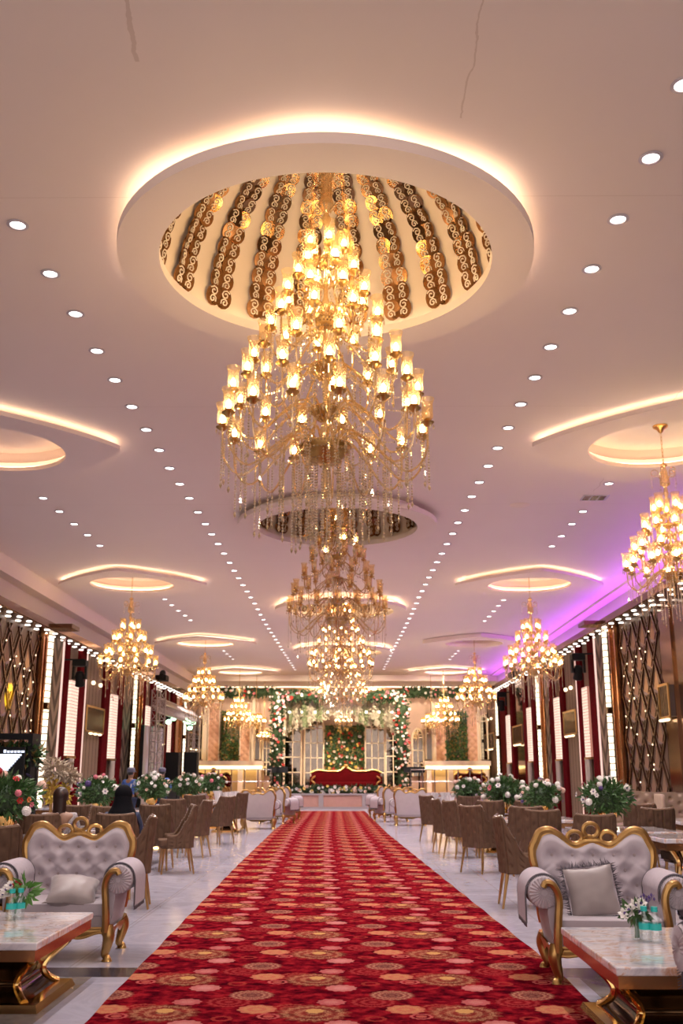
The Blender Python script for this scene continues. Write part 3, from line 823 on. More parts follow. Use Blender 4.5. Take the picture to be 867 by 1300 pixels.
def chandelier(loc, spec, label, lit=1.0, scale=1.0, group=None, seed=1, kind='bulb'):
    rnd = random.Random(seed)
    t = empty('chandelier', loc, rnd.uniform(0, .6), label, 'chandelier', group, scale)
    def stem():
        m = MB(); m.lathe(spec['stem'], 14); return m.build('stem', 'arm_glass')
    link('stem', mesh(('stem', id(spec)), stem), t)
    if spec.get('rose'):
        def rose():
            m = MB(); m.lathe([(.10,0),(.095,-.02),(.05,-.05),(.03,-.085),(.008,-.10)], 12)
            z0, z1 = -.1, spec['rose']; n = int((z0-z1)/.05)
            for k in range(n):      # chain links
                a = z0-(k+.5)*(z0-z1)/n
                m.T = Matrix.Translation((0,0,a)) @ Matrix.Rotation(pi/2*(k % 2), 4, 'Z')
                m.tube([(.012*cos(q*pi/4), 0, .032*sin(q*pi/4)) for q in range(8)], .0035, 4, closed=True)
            return m.build('ceiling_rose', 'brass')
        link('ceiling_rose', mesh(('rose', id(spec)), rose), t)
    for (z, r, h) in spec['bowls']:
        def bowl():
            m = MB(); m.lathe([(.012,-h*1.25),(.02,-h),(r*.55,-h*.85),(r*.92,-h*.35),(r,0),(r*.93,.012),(r*.4,.02),(.012,.05)], 20)
            m.m = 1
            for ring_, zz in ((1.0, -.01), (.93, -h*.36), (.62, -h*.82)):
                n = max(8, int(2*pi*r*ring_/.03))
                for k in range(n):
                    a = 2*pi*k/n; m.octa((r*ring_*cos(a), r*ring_*sin(a), zz), .011, .014)
            return m.build('bowl', ['brass', 'crystal'])
        o = link('bowl', mesh(('bowl', r, h), bowl), t); o.location.z = z
    # top ornament with small scrolls
    zo = spec['orn']
    def scroll():
        m = MB(); pts = [(.04,0,-.10),(.09,0,-.04)]+[(.12+.045*cos(a), 0, .0+.045*sin(a)) for a in [pi-.2-k*.55 for k in range(10)]]
        m.tube(pts, .006, 5); m.m = 1
        for k in range(7): m.octa((.165, 0, -.03-k*.02), .007, .01)
        m.octa((.165,0,-.19), .01, .025); return m.build('scroll', ['arm_glass', 'crystal'])
    sm = mesh('scroll', scroll)
    for k in range(5):
        o = link('scroll', sm, t); o.location.z = zo; o.rotation_euler.z = 2*pi*k/5
    for (z, r, n, drop, rise) in spec['tiers']:
        am = arm_mesh(r, drop, rise, spec['thick']); ph = rnd.uniform(0, 1)
        for k in range(n):
            a = link('arm', am, t); a.location.z = z; a.rotation_euler.z = 2*pi*(k+ph)/n
            s = link('lamp_shade', shade_mesh(), a); s.location = (r, 0, 0)
            b = link('bulb', bulb_mesh(kind if rnd.random() < lit else 'bulb_off'), a); b.location = (r, 0, 0)
    for (z, r, n, L, var) in spec['strands']:
        ph = rnd.uniform(0, 1)
        for k in range(n):
            LL = L+var*(k % 3)*.5; a = 2*pi*(k+ph)/n
            o = link('crystal_strand', strand_mesh(LL), t); o.location = (r*cos(a), r*sin(a), z)
    for (z0, r0, z1, r1, n, sag) in spec.get('swags', []):
        def sw():
            m = MB(); k = 0; N = int(sqrt((r1-r0)**2+(z1-z0)**2)/.024)
            for k in range(N+1):
                u = k/N; m.octa((r0+(r1-r0)*u, 0, z0+(z1-z0)*u-sag*4*u*(1-u)), .0075, .011)
            return m.build('crystal_swag', 'crystal', smooth=False)
        me = mesh(('swag', z0, r0, z1, r1), sw)
        for k in range(n):
            o = link('crystal_swag', me, t); o.rotation_euler.z = 2*pi*(k+.5)/n
    return t
# heights are measured down from the hook (0)
BIG = dict(thick=.0105, orn=-.62,
    stem=[(.06,.24),(.05,.2),(.012,.15),(.012,0),(.012,-.42),(.035,-.46),(.075,-.50),(.05,-.56),(.055,-.78),(.085,-.86),(.02,-.92),(.045,-.98),(.018,-1.06),(.022,-1.3),(.05,-1.38),(.02,-1.46),(.02,-1.75),(.055,-1.86),(.02,-1.95),(.02,-2.25),(.05,-2.34),(.02,-2.42),(.018,-2.9),(.045,-2.98),(.02,-3.06),(.016,-3.5),(.03,-3.54),(.001,-3.6)],
    bowls=[(-1.42,.085,.06),(-1.98,.11,.08),(-2.40,.12,.08),(-2.80,.13,.09),(-3.13,.22,.16)],
    tiers=[(-1.28,.16,5,.24,.05),(-1.50,.25,6,.26,.05),(-1.76,.36,8,.28,.06),(-2.02,.48,9,.30,.08),(-2.34,.62,11,.34,.10),(-2.66,.79,13,.44,.14),(-2.95,.87,15,.44,.16)],
    strands=[(-2.78,.79,13,.30,.12),(-3.02,.87,20,.40,.22),(-3.16,.70,20,.42,.24),(-3.20,.55,18,.46,.24),(-3.20,.38,16,.54,.24),(-3.22,.24,12,.62,.2),(-3.24,.12,7,.78,.14),(-2.08,.46,10,.26,.10),(-2.42,.60,12,.30,.10),(-1.82,.34,8,.22,.08),(-2.5,.30,10,.40,.1)],
    swags=[(-2.42,.12,-2.72,.72,12,.12),(-2.05,.1,-2.38,.55,10,.10),(-2.9,.14,-3.05,.8,14,.14),(-1.6,.06,-1.78,.34,8,.06)])
SIDE = dict(thick=.011, orn=-.64, rose=-.52,
    stem=[(.004,-.5),(.03,-.52),(.05,-.545),(.02,-.57),(.035,-.62),(.06,-.76),(.065,-.80),(.02,-.84),(.035,-.93),(.012,-.98),(.02,-1.06),(.045,-1.14),(.015,-1.2),(.015,-1.4),(.045,-1.48),(.015,-1.55),(.015,-1.78),(.04,-1.86),(.015,-1.95),(.02,-2.25),(.001,-2.3)],
    bowls=[(-1.34,.07,.05),(-1.62,.09,.06),(-1.98,.13,.12)],
    tiers=[(-1.14,.17,5,.20,.05),(-1.38,.30,8,.24,.06),(-1.66,.44,10,.28,.08),(-1.88,.56,12,.30,.10)],
    strands=[(-2.0,.56,12,.26,.1),(-2.02,.42,12,.34,.14),(-2.04,.28,10,.40,.14),(-2.08,.13,6,.46,.1),(-1.45,.29,8,.14,.03)],
    swags=[(-1.64,.08,-1.9,.53,12,.10),(-1.36,.07,-1.66,.42,10,.07)])
SMALL = dict(thick=.011, orn=-.22, stem=[(.006,0),(.006,-.14),(.04,-.2),(.02,-.3),(.05,-.38),(.015,-.45),(.015,-.6),(.03,-.66),(.001,-.72)],
    bowls=[(-.56,.09,.07)], tiers=[(-.30,.20,6,.18,.04),(-.46,.38,10,.22,.06)], strands=[(-.55,.36,8,.2,.06),(-.6,.15,6,.25,.06)])
ZH = ZC-.08+1.59
gm = 'tall tiered chandeliers along the carpet axis'
chandelier((DX[0], DY[0], ZH-.25), BIG, 'huge tiered crystal chandelier, lit, under the biggest mirrored dome', .96, 1.0, gm, 1)
chandelier((DX[1], DY[1], ZH-.25), BIG, 'mostly unlit tiered chandelier hanging from the second dome', .07, 1.0, gm, 2)
chandelier((DX[2], DY[2], ZH-.25), BIG, 'lit tiered chandelier below and behind the unlit one', 1, 1.0, gm, 3, 'bulb_far')
chandelier((DX[3], DY[3], ZH-.25), BIG, 'lit tiered chandelier hanging closest to the floral stage', 1, 1.0, gm, 4, 'bulb_far')
gs = 'lit side chandeliers under the diamond trays'
chandelier((SR[0].x, SR[0].y, ZC+.15), SIDE, 'side chandelier cut by the picture edge, with purple light behind it', 1, 1.06, gs, 5)
chandelier((SR[1].x, SR[1].y, ZC+.15), SIDE, 'side chandelier, second from the entrance along the purple-lit wall', 1, 1.18, gs, 6, 'bulb_far')
chandelier((SR[2].x, SR[2].y, ZC+.15), SIDE, 'side chandelier below the unlit diamond tray', 1, 1.18, gs, 7, 'bulb_far')
chandelier((SL[1].x, SL[1].y, ZC+.15), SIDE, 'biggest side chandelier over the tables beside the black-haired guests', 1, 1.18, gs, 8, 'bulb_far')
chandelier((SL[2].x, SL[2].y, ZC+.15), SIDE, 'side chandelier above the black speakers', 1, 1.18, gs, 9, 'bulb_far')
p = at(304, 863, y=45); chandelier((p.x, p.y, p.z), dict(SIDE, rose=-.02), 'lit chandelier before the green panel above the speakers end of the stage', 1, 1.15, gs, 10) if 0 else None
def hang(px, pytop, y, spec, label, sc_, seed):
    p = at(px, pytop, y=y); o = chandelier((p.x, p.y, p.z), spec, label, 1, sc_, 'small chandeliers before the stage backdrop', seed, 'bulb_far')
    def rod():
        return MB().tube([(0,0,0),(0,0,1)], .012, 6).build('hanging_rod', 'brass')
    r = link('hanging_rod', mesh('rod', rod), o); r.location = (0,0,-.02); r.scale = (1,1,max(.1,((6.3 if y > 48 else ZC)-p.z)/sc_)); return o
MIDC = dict(SIDE, rose=None, orn=-.12, stem=[(.012,0),(.03,-.06),(.06,-.2),(.02,-.28)]+[(a, b+.56) for a, b in SIDE['stem'][7:]],
    bowls=[(a+.56, b, c) for a, b, c in SIDE['bowls']], tiers=[(a+.56,)+tuple(q) for a, *q in SIDE['tiers']], strands=[(a+.56,)+tuple(q) for a, *q in SIDE['strands']], swags=[])
hang(304, 872, 45, MIDC, 'chandelier before the green panel on the black-speaker side of the stage', 1.12, 10)
hang(563, 872, 45, MIDC, 'chandelier before the green panel on the purple side of the stage', 1.12, 11)
hang(325, 902, 47.5, SMALL, 'small chandelier beside the flowered column on the speaker side', 1.15, 12)
hang(547.5, 902, 47.5, SMALL, 'small chandelier beside the flowered column on the purple side', 1.15, 13)
hang(436.5, 903, 47.5, SMALL, 'small central chandelier over the long red stage sofa', 1.0, 14)
hang(335, 925, 48.3, SMALL, 'smallest low chandelier by the arched window next to the flowered column', .8, 15)

# ------------------------------------------------------------------ furniture
def cabriole(m, x, y, h, sx, sy, r=.032):
    p = smooth_path([(x,y,h),(x+sx*.025,y+sy*.02,h*.75),(x+sx*.01,y+sy*.005,h*.42),(x-sx*.005,y-sy*.005,h*.18),(x+sx*.015,y+sy*.012,.03),(x+sx*.018,y+sy*.015,0)], 4)
    n = len(p); rs = []
    for i in range(n):
        u = i/(n-1); rs.append(r*(1.25-.75*min(1, u/.72)) if u < .72 else r*(.5+.45*(u-.72)/.28))
    m.tube(p, rs, 10); return m
def top_curve(u):
    """height of the backrest's upper edge, u in -1..1"""
    a = abs(u)
    return .935+.080*math.exp(-((a-.72)/.24)**2)-.035*math.exp(-((a-.30)/.17)**2)+.01*math.exp(-(a/.12)**2)-.10*max(0, a-.86)/.14
def make_loveseat(W=.46, arm=True):
    """front towards -Y, standing on z=0; W half width of the backrest"""
    t = empty('loveseat')
    zs = .43
    # back: tufted front face + fabric rear
    btn = []
    for r_, (z, n, off) in enumerate(((.83, 5, 0), (.72, 4, 0), (.61, 5, 0), (.52, 4, 0))):
        for k in range(n):
            btn.append(((k-(n-1)/2)*W*2*.80/4.6, z))
    hw = lambda z: W*(.90+.12*max(0, min(1, (z-.45)/.4)))
    def ypos(z): return .27+.10*(z-.4)
    def front(u, v):
        a = 2*u-1; zt = top_curve(a)-.02; z = .38+(zt-.38)*v; x = a*hw(z)*.97
        d = min(sqrt((x-bx)**2+((z-bz))**2) for bx, bz in btn)
        puff = .055*(1-math.exp(-(d/.045)**2))
        e = min(1, (1-abs(a))/.10)*min(1, (1-v)/.08)
        # diagonal folds
        fold = 0
        s1 = abs(((x/(W*2*.80/4.6)+z/.11) % 2)-1); s2 = abs(((x/(W*2*.80/4.6)-z/.11) % 2)-1)
        fold = .010*(min(1, s1*6)+min(1, s2*6)-2) if .45 < z < .86 else 0
        return (x, ypos(z)-.03-(puff+fold)*sqrt(max(0, e))-.0, z)
    m = MB().grid(front, 64, 48); m.build('backrest', 'velvet_grey', t, angle=80)
    def rear(u, v):
        a = 1-2*u; zt = top_curve(a)-.02; z = .30+(zt-.30)*v; x = a*hw(z)*.98
        return (x, ypos(z)+.035+.015*sin(pi*v), z)
    m = MB().grid(rear, 20, 10); m.build('back_panel', 'sofa_cream', t)
    b = MB()
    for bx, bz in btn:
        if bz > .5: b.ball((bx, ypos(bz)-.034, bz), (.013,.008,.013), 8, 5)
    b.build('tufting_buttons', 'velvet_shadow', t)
    # carved gold frame round the back
    pts = []
    for k in range(9): z = .34+k*.055; pts.append((-hw(z)-.015*sin(k*.8), ypos(z)-.015, z))
    for k in range(33):
        a = -.985+1.97*k/32
        if abs(a) > .10: pts.append((a*hw(.9)*1.01, ypos(.95)-.02, top_curve(a)))
        else: pts.append((a*hw(.9), ypos(.95)-.02, top_curve(.10)-.0))
    for k in range(8, -1, -1): z = .34+k*.055; pts.append((hw(z)+.015*sin(k*.8), ypos(z)-.015, z))
    sp = smooth_path(pts, 2); n = len(sp)
    m = MB().tube(sp, [.026+.014*min(1, abs(i/n-.5)*3.2) for i in range(n)], 8, .9)
    # raised inner bead
    m.tube([(p.x*.95, p.y-.022, p.z-.022) for p in sp[6:-6]], .007, 5)
    m.build('back_frame', 'gold', t)
    m = MB(); yy = ypos(.98)-.02
    for s in (-1, 1):
        pts = [(s*.30*W/.46, yy, .955)]+[(s*(.130-.058*cos(a)), yy, .960+.046*sin(a)) for a in [pi+.3-k*.62 for k in range(12)]]
        m.tube(smooth_path(pts, 2), .017, 7)
        m.tube(smooth_path([(s*.30,yy,.90),(s*.22,yy,.955),(s*.13,yy,.91),(s*.07,yy,.925),(s*.02,yy,.94)], 4), .014, 7)
    m.tube([(.058*sin(a), yy-.004, 1.015+.052*cos(a)) for a in [k*2*pi/20 for k in range(20)]], .018, 7, closed=True)
    m.tube(smooth_path([(-.07,yy,.955),(-.02,yy-.01,.975),(.03,yy-.01,.95),(.06,yy,.945)], 4), .012, 6)
    m.build('crest_scrolls', 'gold', t)
    # seat
    MB().rbox(0, -.03, .385, .86, .66, .12, puff=.22).build('seat', 'velvet_grey', t)
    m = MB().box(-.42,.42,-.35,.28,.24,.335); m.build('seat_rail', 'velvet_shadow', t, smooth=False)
    m = MB(); N = 24
    def apron(u, v):
        x = -.42+.84*u; return (x, -.365-.012*sin(pi*v), .245-.05*v-.035*v*sin(pi*u)**2-.012*v*sin(6*pi*u))
    m.grid(apron, 36, 4)
    m.tube([(-.42+.84*k/N, -.372, .205-.035*sin(pi*k/N)**2-.012*sin(6*pi*k/N)) for k in range(N+1)], .010, 6)
    m.tube([(-.42+.84*k/N, -.372, .248) for k in range(N+1)], .012, 6)
    for s in (-1, 1):
        m.tube([(s*.10+.028*cos(a)*(1-k*.05), -.378, .17+.028*sin(a)*(1-k*.05)) for k, a in enumerate([q*.6 for q in range(12)])], .007, 5)
        m.grid(lambda u, v, s=s: (s*(.44+.006*sin(pi*v)), -.35+.66*u, .245-.05*v-.02*v*sin(4*pi*u)), 16, 3)
    m.build('carved_apron', 'gold', t)
    for sx in (-1, 1):
        for sy, yv in ((-1, -.34), (1, .27)):
            cabriole(MB(), sx*.40, yv, .25, sx, sy, .046).build('leg', 'gold', t)
        # rolled arm
        a = MB(); xr, zr, R = sx*.475, .615, .115
        ys = [(-.34,R*.9),(-.32,R),(0,R*1.02),(.24,R*.95),(.28,R*.8)]
        n = 16; vs = []; fs = []
        for y, r in ys:
            for k in range(n):
                q = 2*pi*k/n; vs.append((xr+r*cos(q), y, zr+r*sin(q)))
        for i in range(len(ys)-1):
            for k in range(n): fs.append((i*n+k, i*n+(k+1) % n, (i+1)*n+(k+1) % n, (i+1)*n+k))
        fs.append(tuple(range(n-1,-1,-1))); fs.append(tuple((len(ys)-1)*n+k for k in range(n)))
        a.add(vs, fs)
        def side(u, v, sx=sx):
            y = -.33+.60*u; z = .24+.36*v; return (sx*(.415+.03*sin(pi*v*.8)+.012*v), y, z)
        a.grid(side, 8, 8)
        a.grid(lambda u, v, sx=sx: (sx*.385, -.33+.60*u, .33+.30*v), 4, 4)
        def frontp(u, v, sx=sx): z = .25+.36*v; return (sx*(.385+(.03+.03*sin(pi*v*.8)+.012*v)*u), -.33, z)
        a.grid(frontp, 3, 8)
        ao = a.build('arm', 'velvet_grey', t, angle=60)
        # ruched front of the roll
        q = MB()
        vs = []; N = 48
        for rr, yo in ((.2,-.352),(.6,-.358),(1.0,-.345)):
            for k in range(N):
                g_ = 1+.07*(k % 2); q_ = 2*pi*k/N; vs.append((xr+R*.88*rr*g_*cos(q_), yo-.006*(k % 2), zr+R*.88*rr*g_*sin(q_)))
        fs = [(i*N+k, i*N+(k+1) % N, (i+1)*N+(k+1) % N, (i+1)*N+k) for i in range(2) for k in range(N)]+[tuple(range(N-1,-1,-1))]
        q.add(vs, fs); q.build('pleated_end', 'velvet_grey', ao, angle=20)
        # gold scroll up the arm front
        g_ = MB()
        pts = smooth_path([(sx*.40,-.37,.22),(sx*.395,-.375,.34),(sx*.385,-.372,.46),(sx*.375,-.37,.55),(sx*.385,-.372,.62),(sx*.42,-.375,.675),(sx*.465,-.375,.685),(sx*.485,-.375,.655)], 4)
        n_ = len(pts); g_.tube(pts, [.046-.012*i/n_ for i in range(n_)], 8, .7)
        for i in range(3, n_-2, 2): g_.ball((pts[i].x, pts[i].y-.022, pts[i].z), (.012,.008,.012), 6, 4)
        g_.build('arm_scroll', 'gold', ao)
        # quilted cover thrown over the roll
        c = MB(); Rc = R*1.10
        def cov(u, v, sx=sx):
            y = -.30+.50*u
            L = .30+1.0*pi*Rc*.62
            s_ = v*(.11+Rc*pi*1.0+.16)
            quilt = .006*abs(sin(u*13*pi))
            if s_ < .06: x, z = xr-sx*Rc, zr-.06+s_
            elif s_ < .06+Rc*pi:
                q = (s_-.06)/Rc; x, z = xr-sx*(Rc+quilt)*cos(q), zr+(Rc+quilt)*sin(q)
            else: x, z = xr+sx*(Rc+.004+quilt), zr-(s_-.06-Rc*pi)
            return (x, y, z)
        c.grid(cov, 52, 30); c.build('arm_cover', 'towel', ao, angle=80)
        f = MB(); e0 = [cov(0, v/24) for v in range(25)]; e1 = [cov(1, v/24) for v in range(25)]; e2 = [cov(u/16, 1) for u in range(17)]
        for e in (e0, e1, e2): f.tube(e, .006, 4)
        for e, dx_ in ((e0, -1),):
            for k in range(24):
                for w_ in (0, .5):
                    p = Vector(e[k]).lerp(Vector(e[k+1]), w_); f.tube([p, p+Vector((0, -.028, -.012))], .0028, 3)
        for k in range(16):
            for w_ in (0, .5):
                p = Vector(e2[k]).lerp(Vector(e2[k+1]), w_); f.tube([p, p+Vector((0, 0, -.028))], .0028, 3)
        f.build('fringe', 'trim_dark', ao)
    return t
LOVE = Proto(make_loveseat)
def loveseat(x, y, rz, label, group=None): 
    o = LOVE((x, y, 0), rz, label, group); o['category'] = 'loveseat'; return o
gl = 'gold framed tufted sofas and armchairs'
loveseat(1.91, 8.0, RAD(-3), 'grey tufted gold-framed loveseat with an upright square pillow', gl)
loveseat(-2.36, 8.92, RAD(2), 'grey tufted gold-framed loveseat with a lying pillow', gl)
loveseat(-2.44, 28.3, pi, 'cream loveseat seen from behind, facing the stage beside the carpet, speakers side', gl)
loveseat(1.80, 30.2, pi, 'cream loveseat seen from behind, facing the stage beside the carpet, purple side', gl)
for _o in []: pass
i = 0
for (px, y, s) in ((351,31.2,-1),(359,34.2,-1),(497,32.6,1),(489,35.8,1)):
    p = at(px, 1030, y=y)
    loveseat(p.x, p.y, pi+s*RAD(28), ('second' if i % 2 else 'first')+' small tufted seat past the cream loveseat, '+('speakers' if s < 0 else 'purple')+' side of the carpet', gl); i += 1
loveseat(-2.42, 5.70, RAD(90), 'grey seat whose fringed arm shows beside the coffee table with the red rose', gl)
loveseat(1.98, 4.84, RAD(-90), 'grey seat whose rounded arm shows beside the coffee table with white flowers', gl)
for _s in [o for o in COL.objects if o.name.startswith('loveseat') and abs(o.location.y) < 6]:
    for _a in list(_s.children):
        for _c in list(_a.children):
            if _c.name.startswith('arm_scroll'): bpy.data.objects.remove(_c)

def pillow_mesh(m, s=.36, th=.13):
    def f(u, v, sg):
        a, b = 2*u-1, 2*v-1
        h = (max(0, 1-a*a)*max(0, 1-b*b))**.42*th/2
        k = 1-.10*(1-abs(a))*abs(b)**2-.0; k2 = 1-.10*(1-abs(b))*abs(a)**2
        cr = .006*noise.noise(Vector((a*3, b*3, sg*4.0)))
        return (a*s/2*k2, sg*(h+cr), b*s/2*k)
    m.grid(lambda u, v: f(u, v, -1), 20, 20); m.grid(lambda u, v: f(1-u, v, 1), 20, 20); return m
t = empty('throw_pillow', (1.80, 7.84, .605)); tag(t, 'upright square grey satin pillow with dark fluffy edge leaning on the loveseat', 'pillow')
t.rotation_euler = (RAD(-16), RAD(-7), RAD(-3))
pillow_mesh(MB(), .36, .13).build('pillow_body', 'pillow_satin', t, angle=80)
m = MB(); rr = random.Random(4)
for k in range(4):
    for q in range(46):
        u = -1+2*q/45; a = (u, 1) if k == 0 else (u, -1) if k == 1 else (-1, u) if k == 2 else (1, u)
        p = Vector((a[0]*.18, .005, a[1]*.18)); d = Vector((a[0]*(.035 if k > 1 else 0)+rr.uniform(-.02,.02), rr.uniform(-.01,.03), a[1]*(.035 if k < 2 else 0)+rr.uniform(-.02,.02)))
        m.tube([p, p+d], [.006,.001], 3)
m.build('fluffy_trim', 'trim_dark', t, smooth=False)
t = empty('throw_pillow', (-2.27, 8.72, .51)); tag(t, 'slumped grey satin pillow lying against the arm of the loveseat', 'pillow')
t.rotation_euler = (RAD(-66), RAD(6), RAD(12))
pillow_mesh(MB(), .40, .20).build('pillow_body', 'pillow_satin', t, angle=80)
m = MB()
for k in range(4):
    x = -.19+.012*k; m.tube([(x,0,-.19+.01*k),(x-.03,0,-.215+.012*k)], [.012,.003], 5)
m.build('corner_tassel', 'pillow_satin', t)

# coffee tables
def make_coffee(W, D):
    t = empty('coffee_table')
    m = MB().box(0,W,0,D,.405,.45); m.build('marble_top', 'marble_top', t, smooth=False)
    bv = t.children[0].modifiers.new('b', 'BEVEL'); bv.width = .008; bv.segments = 2
    MB().box(.01,W-.01,.01,D-.01,.34,.405).build('rim', 'table_rim', t, smooth=False)
    cx, cy = W/2, D/2; w, d = W*.62/2+.10, D*.5/2+.08
    def sec(k): return [(1.0,.335),(.97,.30),(.84,.25),(.72,.20),(.66,.15),(.70,.10),(.80,.06),(.86,.045)]
    prof = smooth_path([(a,0,b) for a, b in sec(0)], 3)
    m = MB(); vs = []; fs = []
    for p in prof:
        for sx, sy in ((-1,-1),(1,-1),(1,1),(-1,1)): vs.append((cx+sx*w*p.x, cy+sy*d*p.x, p.z))
    for i in range(len(prof)-1):
        for k in range(4): fs.append((i*4+k, i*4+(k+1) % 4, (i+1)*4+(k+1) % 4, (i+1)*4+k))
    m.add(vs, fs); m.build('pedestal', 'pedestal_gloss', t, angle=35)
    for sx, sy in ((-1,-1),(1,-1),(1,1),(-1,1)):
        MB().tube([(cx+sx*(w*p.x), cy+sy*(d*p.x), p.z) for p in prof], [.03]*len(prof), 8, .8).build('leg', 'polished_gold', t)
    m = MB().box(cx-w*1.12,cx+w*1.12,cy-d*1.05,cy+d*1.05,0,.045, .02); m.build('base_plate', 'polished_gold', t, smooth=False)
    return t
simple('table_rim', (.50,.26,.12), .16, .85, nz=(3,.3))
simple('pedestal_gloss', (.10,.055,.025), .08, .9)
cl = at(706,1177,z=.45); cn = at(789,1228,z=.45); print('table R', cl, cn)
o = make_coffee(1.0, cl.y-cn.y); place(o, (min(cl.x, cn.x)+.03, cn.y, 0)); tag(o, 'marble coffee table with gold base holding white flowers', 'coffee table')
TR = (cn.x, cn.y)
cl = at(115,1158,z=.45); cn = at(47,1197,z=.45); print('table L', cl, cn)
o = make_coffee(1.0, cl.y-cn.y); place(o, (cn.x-1.0, cn.y, 0)); tag(o, 'marble coffee table with gold base holding a red rose', 'coffee table')

def bottle(x, y, z, label):
    t = empty('water_bottle', (x, y, z)); tag(t, label, 'bottle', 'small water bottles on the coffee tables')
    def body(): return MB().lathe([(.001,.0),(.026,.0),(.029,.006),(.029,.05),(.027,.055),(.029,.06),(.029,.095),(.024,.118),(.013,.133),(.012,.15)], 14).build('bottle_body', 'clear_plastic')
    link('bottle_body', mesh('bb', body), t)
    link('cap', mesh('bc', lambda: MB().lathe([(.0165,.142),(.0165,.164),(.001,.165)], 12).build('cap', 'teal_plastic')), t)
    link('label_band', mesh('bl', lambda: MB().lathe([(.0297,.058),(.0297,.088)], 14).build('label_band', 'teal_plastic')), t)
    return t
for (px, py, lab) in ((820,1196,'clear bottle with teal cap touching the white flower vase'),(833.5,1197,'clear bottle with teal cap, farther from the white flower vase'),
                      (13,1168,'clear bottle with teal cap, beside the fringed chair arm'),(24,1167,'clear bottle with teal cap, under the red rose leaves')):
    p = at(px, py, z=.45); bottle(p.x, p.y, .451, lab).scale = (1.25,1.25,1.25)

# flowers
def blossom(col, cup=.5, n=6, r=.045):
    def f():
        m = MB()
        for L, (rr, lift) in enumerate(((1, .25), (.7, .6))):
            for k in range(n):
                a = 2*pi*(k+.5*L)/n; R_ = r*rr
                c, s = cos(a), sin(a); w = .62*R_
                pts = [(0,0,0),(c*R_*.6-s*w*.6, s*R_*.6+c*w*.6, lift*R_*.5),(c*R_, s*R_, lift*R_*1.3),(c*R_*.6+s*w*.6, s*R_*.6-c*w*.6, lift*R_*.5)]
                m.add(pts, [(0,3,2,1)])
        m.m = 1; m.ball((0,0,r*.25), r*.22, 6, 4)
        return m.build('blossom', ['petal_'+col, 'leaf_gold' if col != 'white' else 'petal_purple'], smooth=False)
    return mesh(('bl', col, r), f)
def ballbloom(col, r=.045):
    def f():
        m = MB(); rn = random.Random(5)
        for k in range(46):
            z = 1-2*(k+.5)/46; a = k*2.4; q = sqrt(1-z*z); d = Vector((q*cos(a), q*sin(a), z)); c = d*r*.8; u = d.orthogonal().normalized(); v = d.cross(u); w = r*.36
            m.add([c+u*w, c+v*w+d*r*.12, c-u*w, c-v*w+d*r*.12], [(0,1,2,3)])
        m.ball((0,0,0), r*.72, 8, 6); return m.build('blossom', 'petal_'+col, smooth=False)
    return mesh(('ball', col, r), f)
def leaves(m, rnd, n, c, rad, L=.07, w=.02, shell=.5, droop=0):
    for _ in range(n):
        while True:
            d = Vector((rnd.uniform(-1,1), rnd.uniform(-1,1), rnd.uniform(-1,1)))
            if .05 < d.length < 1: break
        q = d.normalized()*(shell+(1-shell)*rnd.random())
        p = Vector((c[0]+q.x*rad[0], c[1]+q.y*rad[1], c[2]+q.z*rad[2]))
        dr = (d.normalized()+Vector((rnd.uniform(-.6,.6), rnd.uniform(-.6,.6), rnd.uniform(-.6,.6)-droop))).normalized()
        sd = dr.orthogonal().normalized(); sd = Matrix.Rotation(rnd.uniform(0, 2*pi), 3, dr) @ sd
        l = L*rnd.uniform(.6,1.4); ww = w*rnd.uniform(.7,1.3); nn = sd.cross(dr)*l*.15
        m.add([p, p+dr*l*.45+sd*ww+nn, p+dr*l, p+dr*l*.45-sd*ww+nn], [(0,1,2,3)])
    return m
def bouquet(x, y, z, label, s=1.0, seed=1, cols=('white','white','white','pink','purple','blush'), nf=30):
    rnd = random.Random(seed)
    t = empty('flower_arrangement', (x, y, z), rnd.uniform(0, 6), label, 'flower arrangement', 'flower arrangements on the dining tables', s)
    def vase():
        m = MB().lathe([(.001,0),(.13,0),(.13,.012),(.05,.03),(.045,.06),(.10,.12),(.125,.22),(.12,.23),(.09,.2)], 20)
        for k in range(20):
            a = 2*pi*k/20; m.tube([(.105*cos(a), .105*sin(a), .12),(.13*cos(a), .13*sin(a), .23)], .006, 4)
        return m.build('vase', 'polished_gold')
    link('vase', mesh('vase', vase), t)
    def fol():
        m = MB(); r = random.Random(11); leaves(m, r, 900, (0,0,.42), (.36,.36,.24), .085, .020, .35); m.m = 1
        leaves(m, r, 260, (0,0,.44), (.33,.33,.24), .11, .012, .3)
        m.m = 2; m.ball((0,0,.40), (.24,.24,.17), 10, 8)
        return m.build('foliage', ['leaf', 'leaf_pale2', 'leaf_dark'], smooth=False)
    link('foliage', mesh('fol', fol), t)
    for k in range(nf):
        col = rnd.choice(cols)
        a = rnd.uniform(0, 2*pi); e = RAD(rnd.choice((-20, 0, 10, 25, 40, 55, 75))+rnd.uniform(-10, 10))
        d = Vector((cos(a)*cos(e), sin(a)*cos(e), sin(e))); q = rnd.uniform(.98, 1.22)
        o = link('blossom', (ballbloom if rnd.random() < .45 else blossom)(col, r=.045), t); o.location = (d.x*.37*q, d.y*.37*q, .42+d.z*.25*q)
        o.rotation_mode = 'QUATERNION'; o.rotation_quaternion = d.to_track_quat('Z', 'Y'); k_ = rnd.uniform(.65, 1.45); o.scale = (k_, k_, k_)
    return t

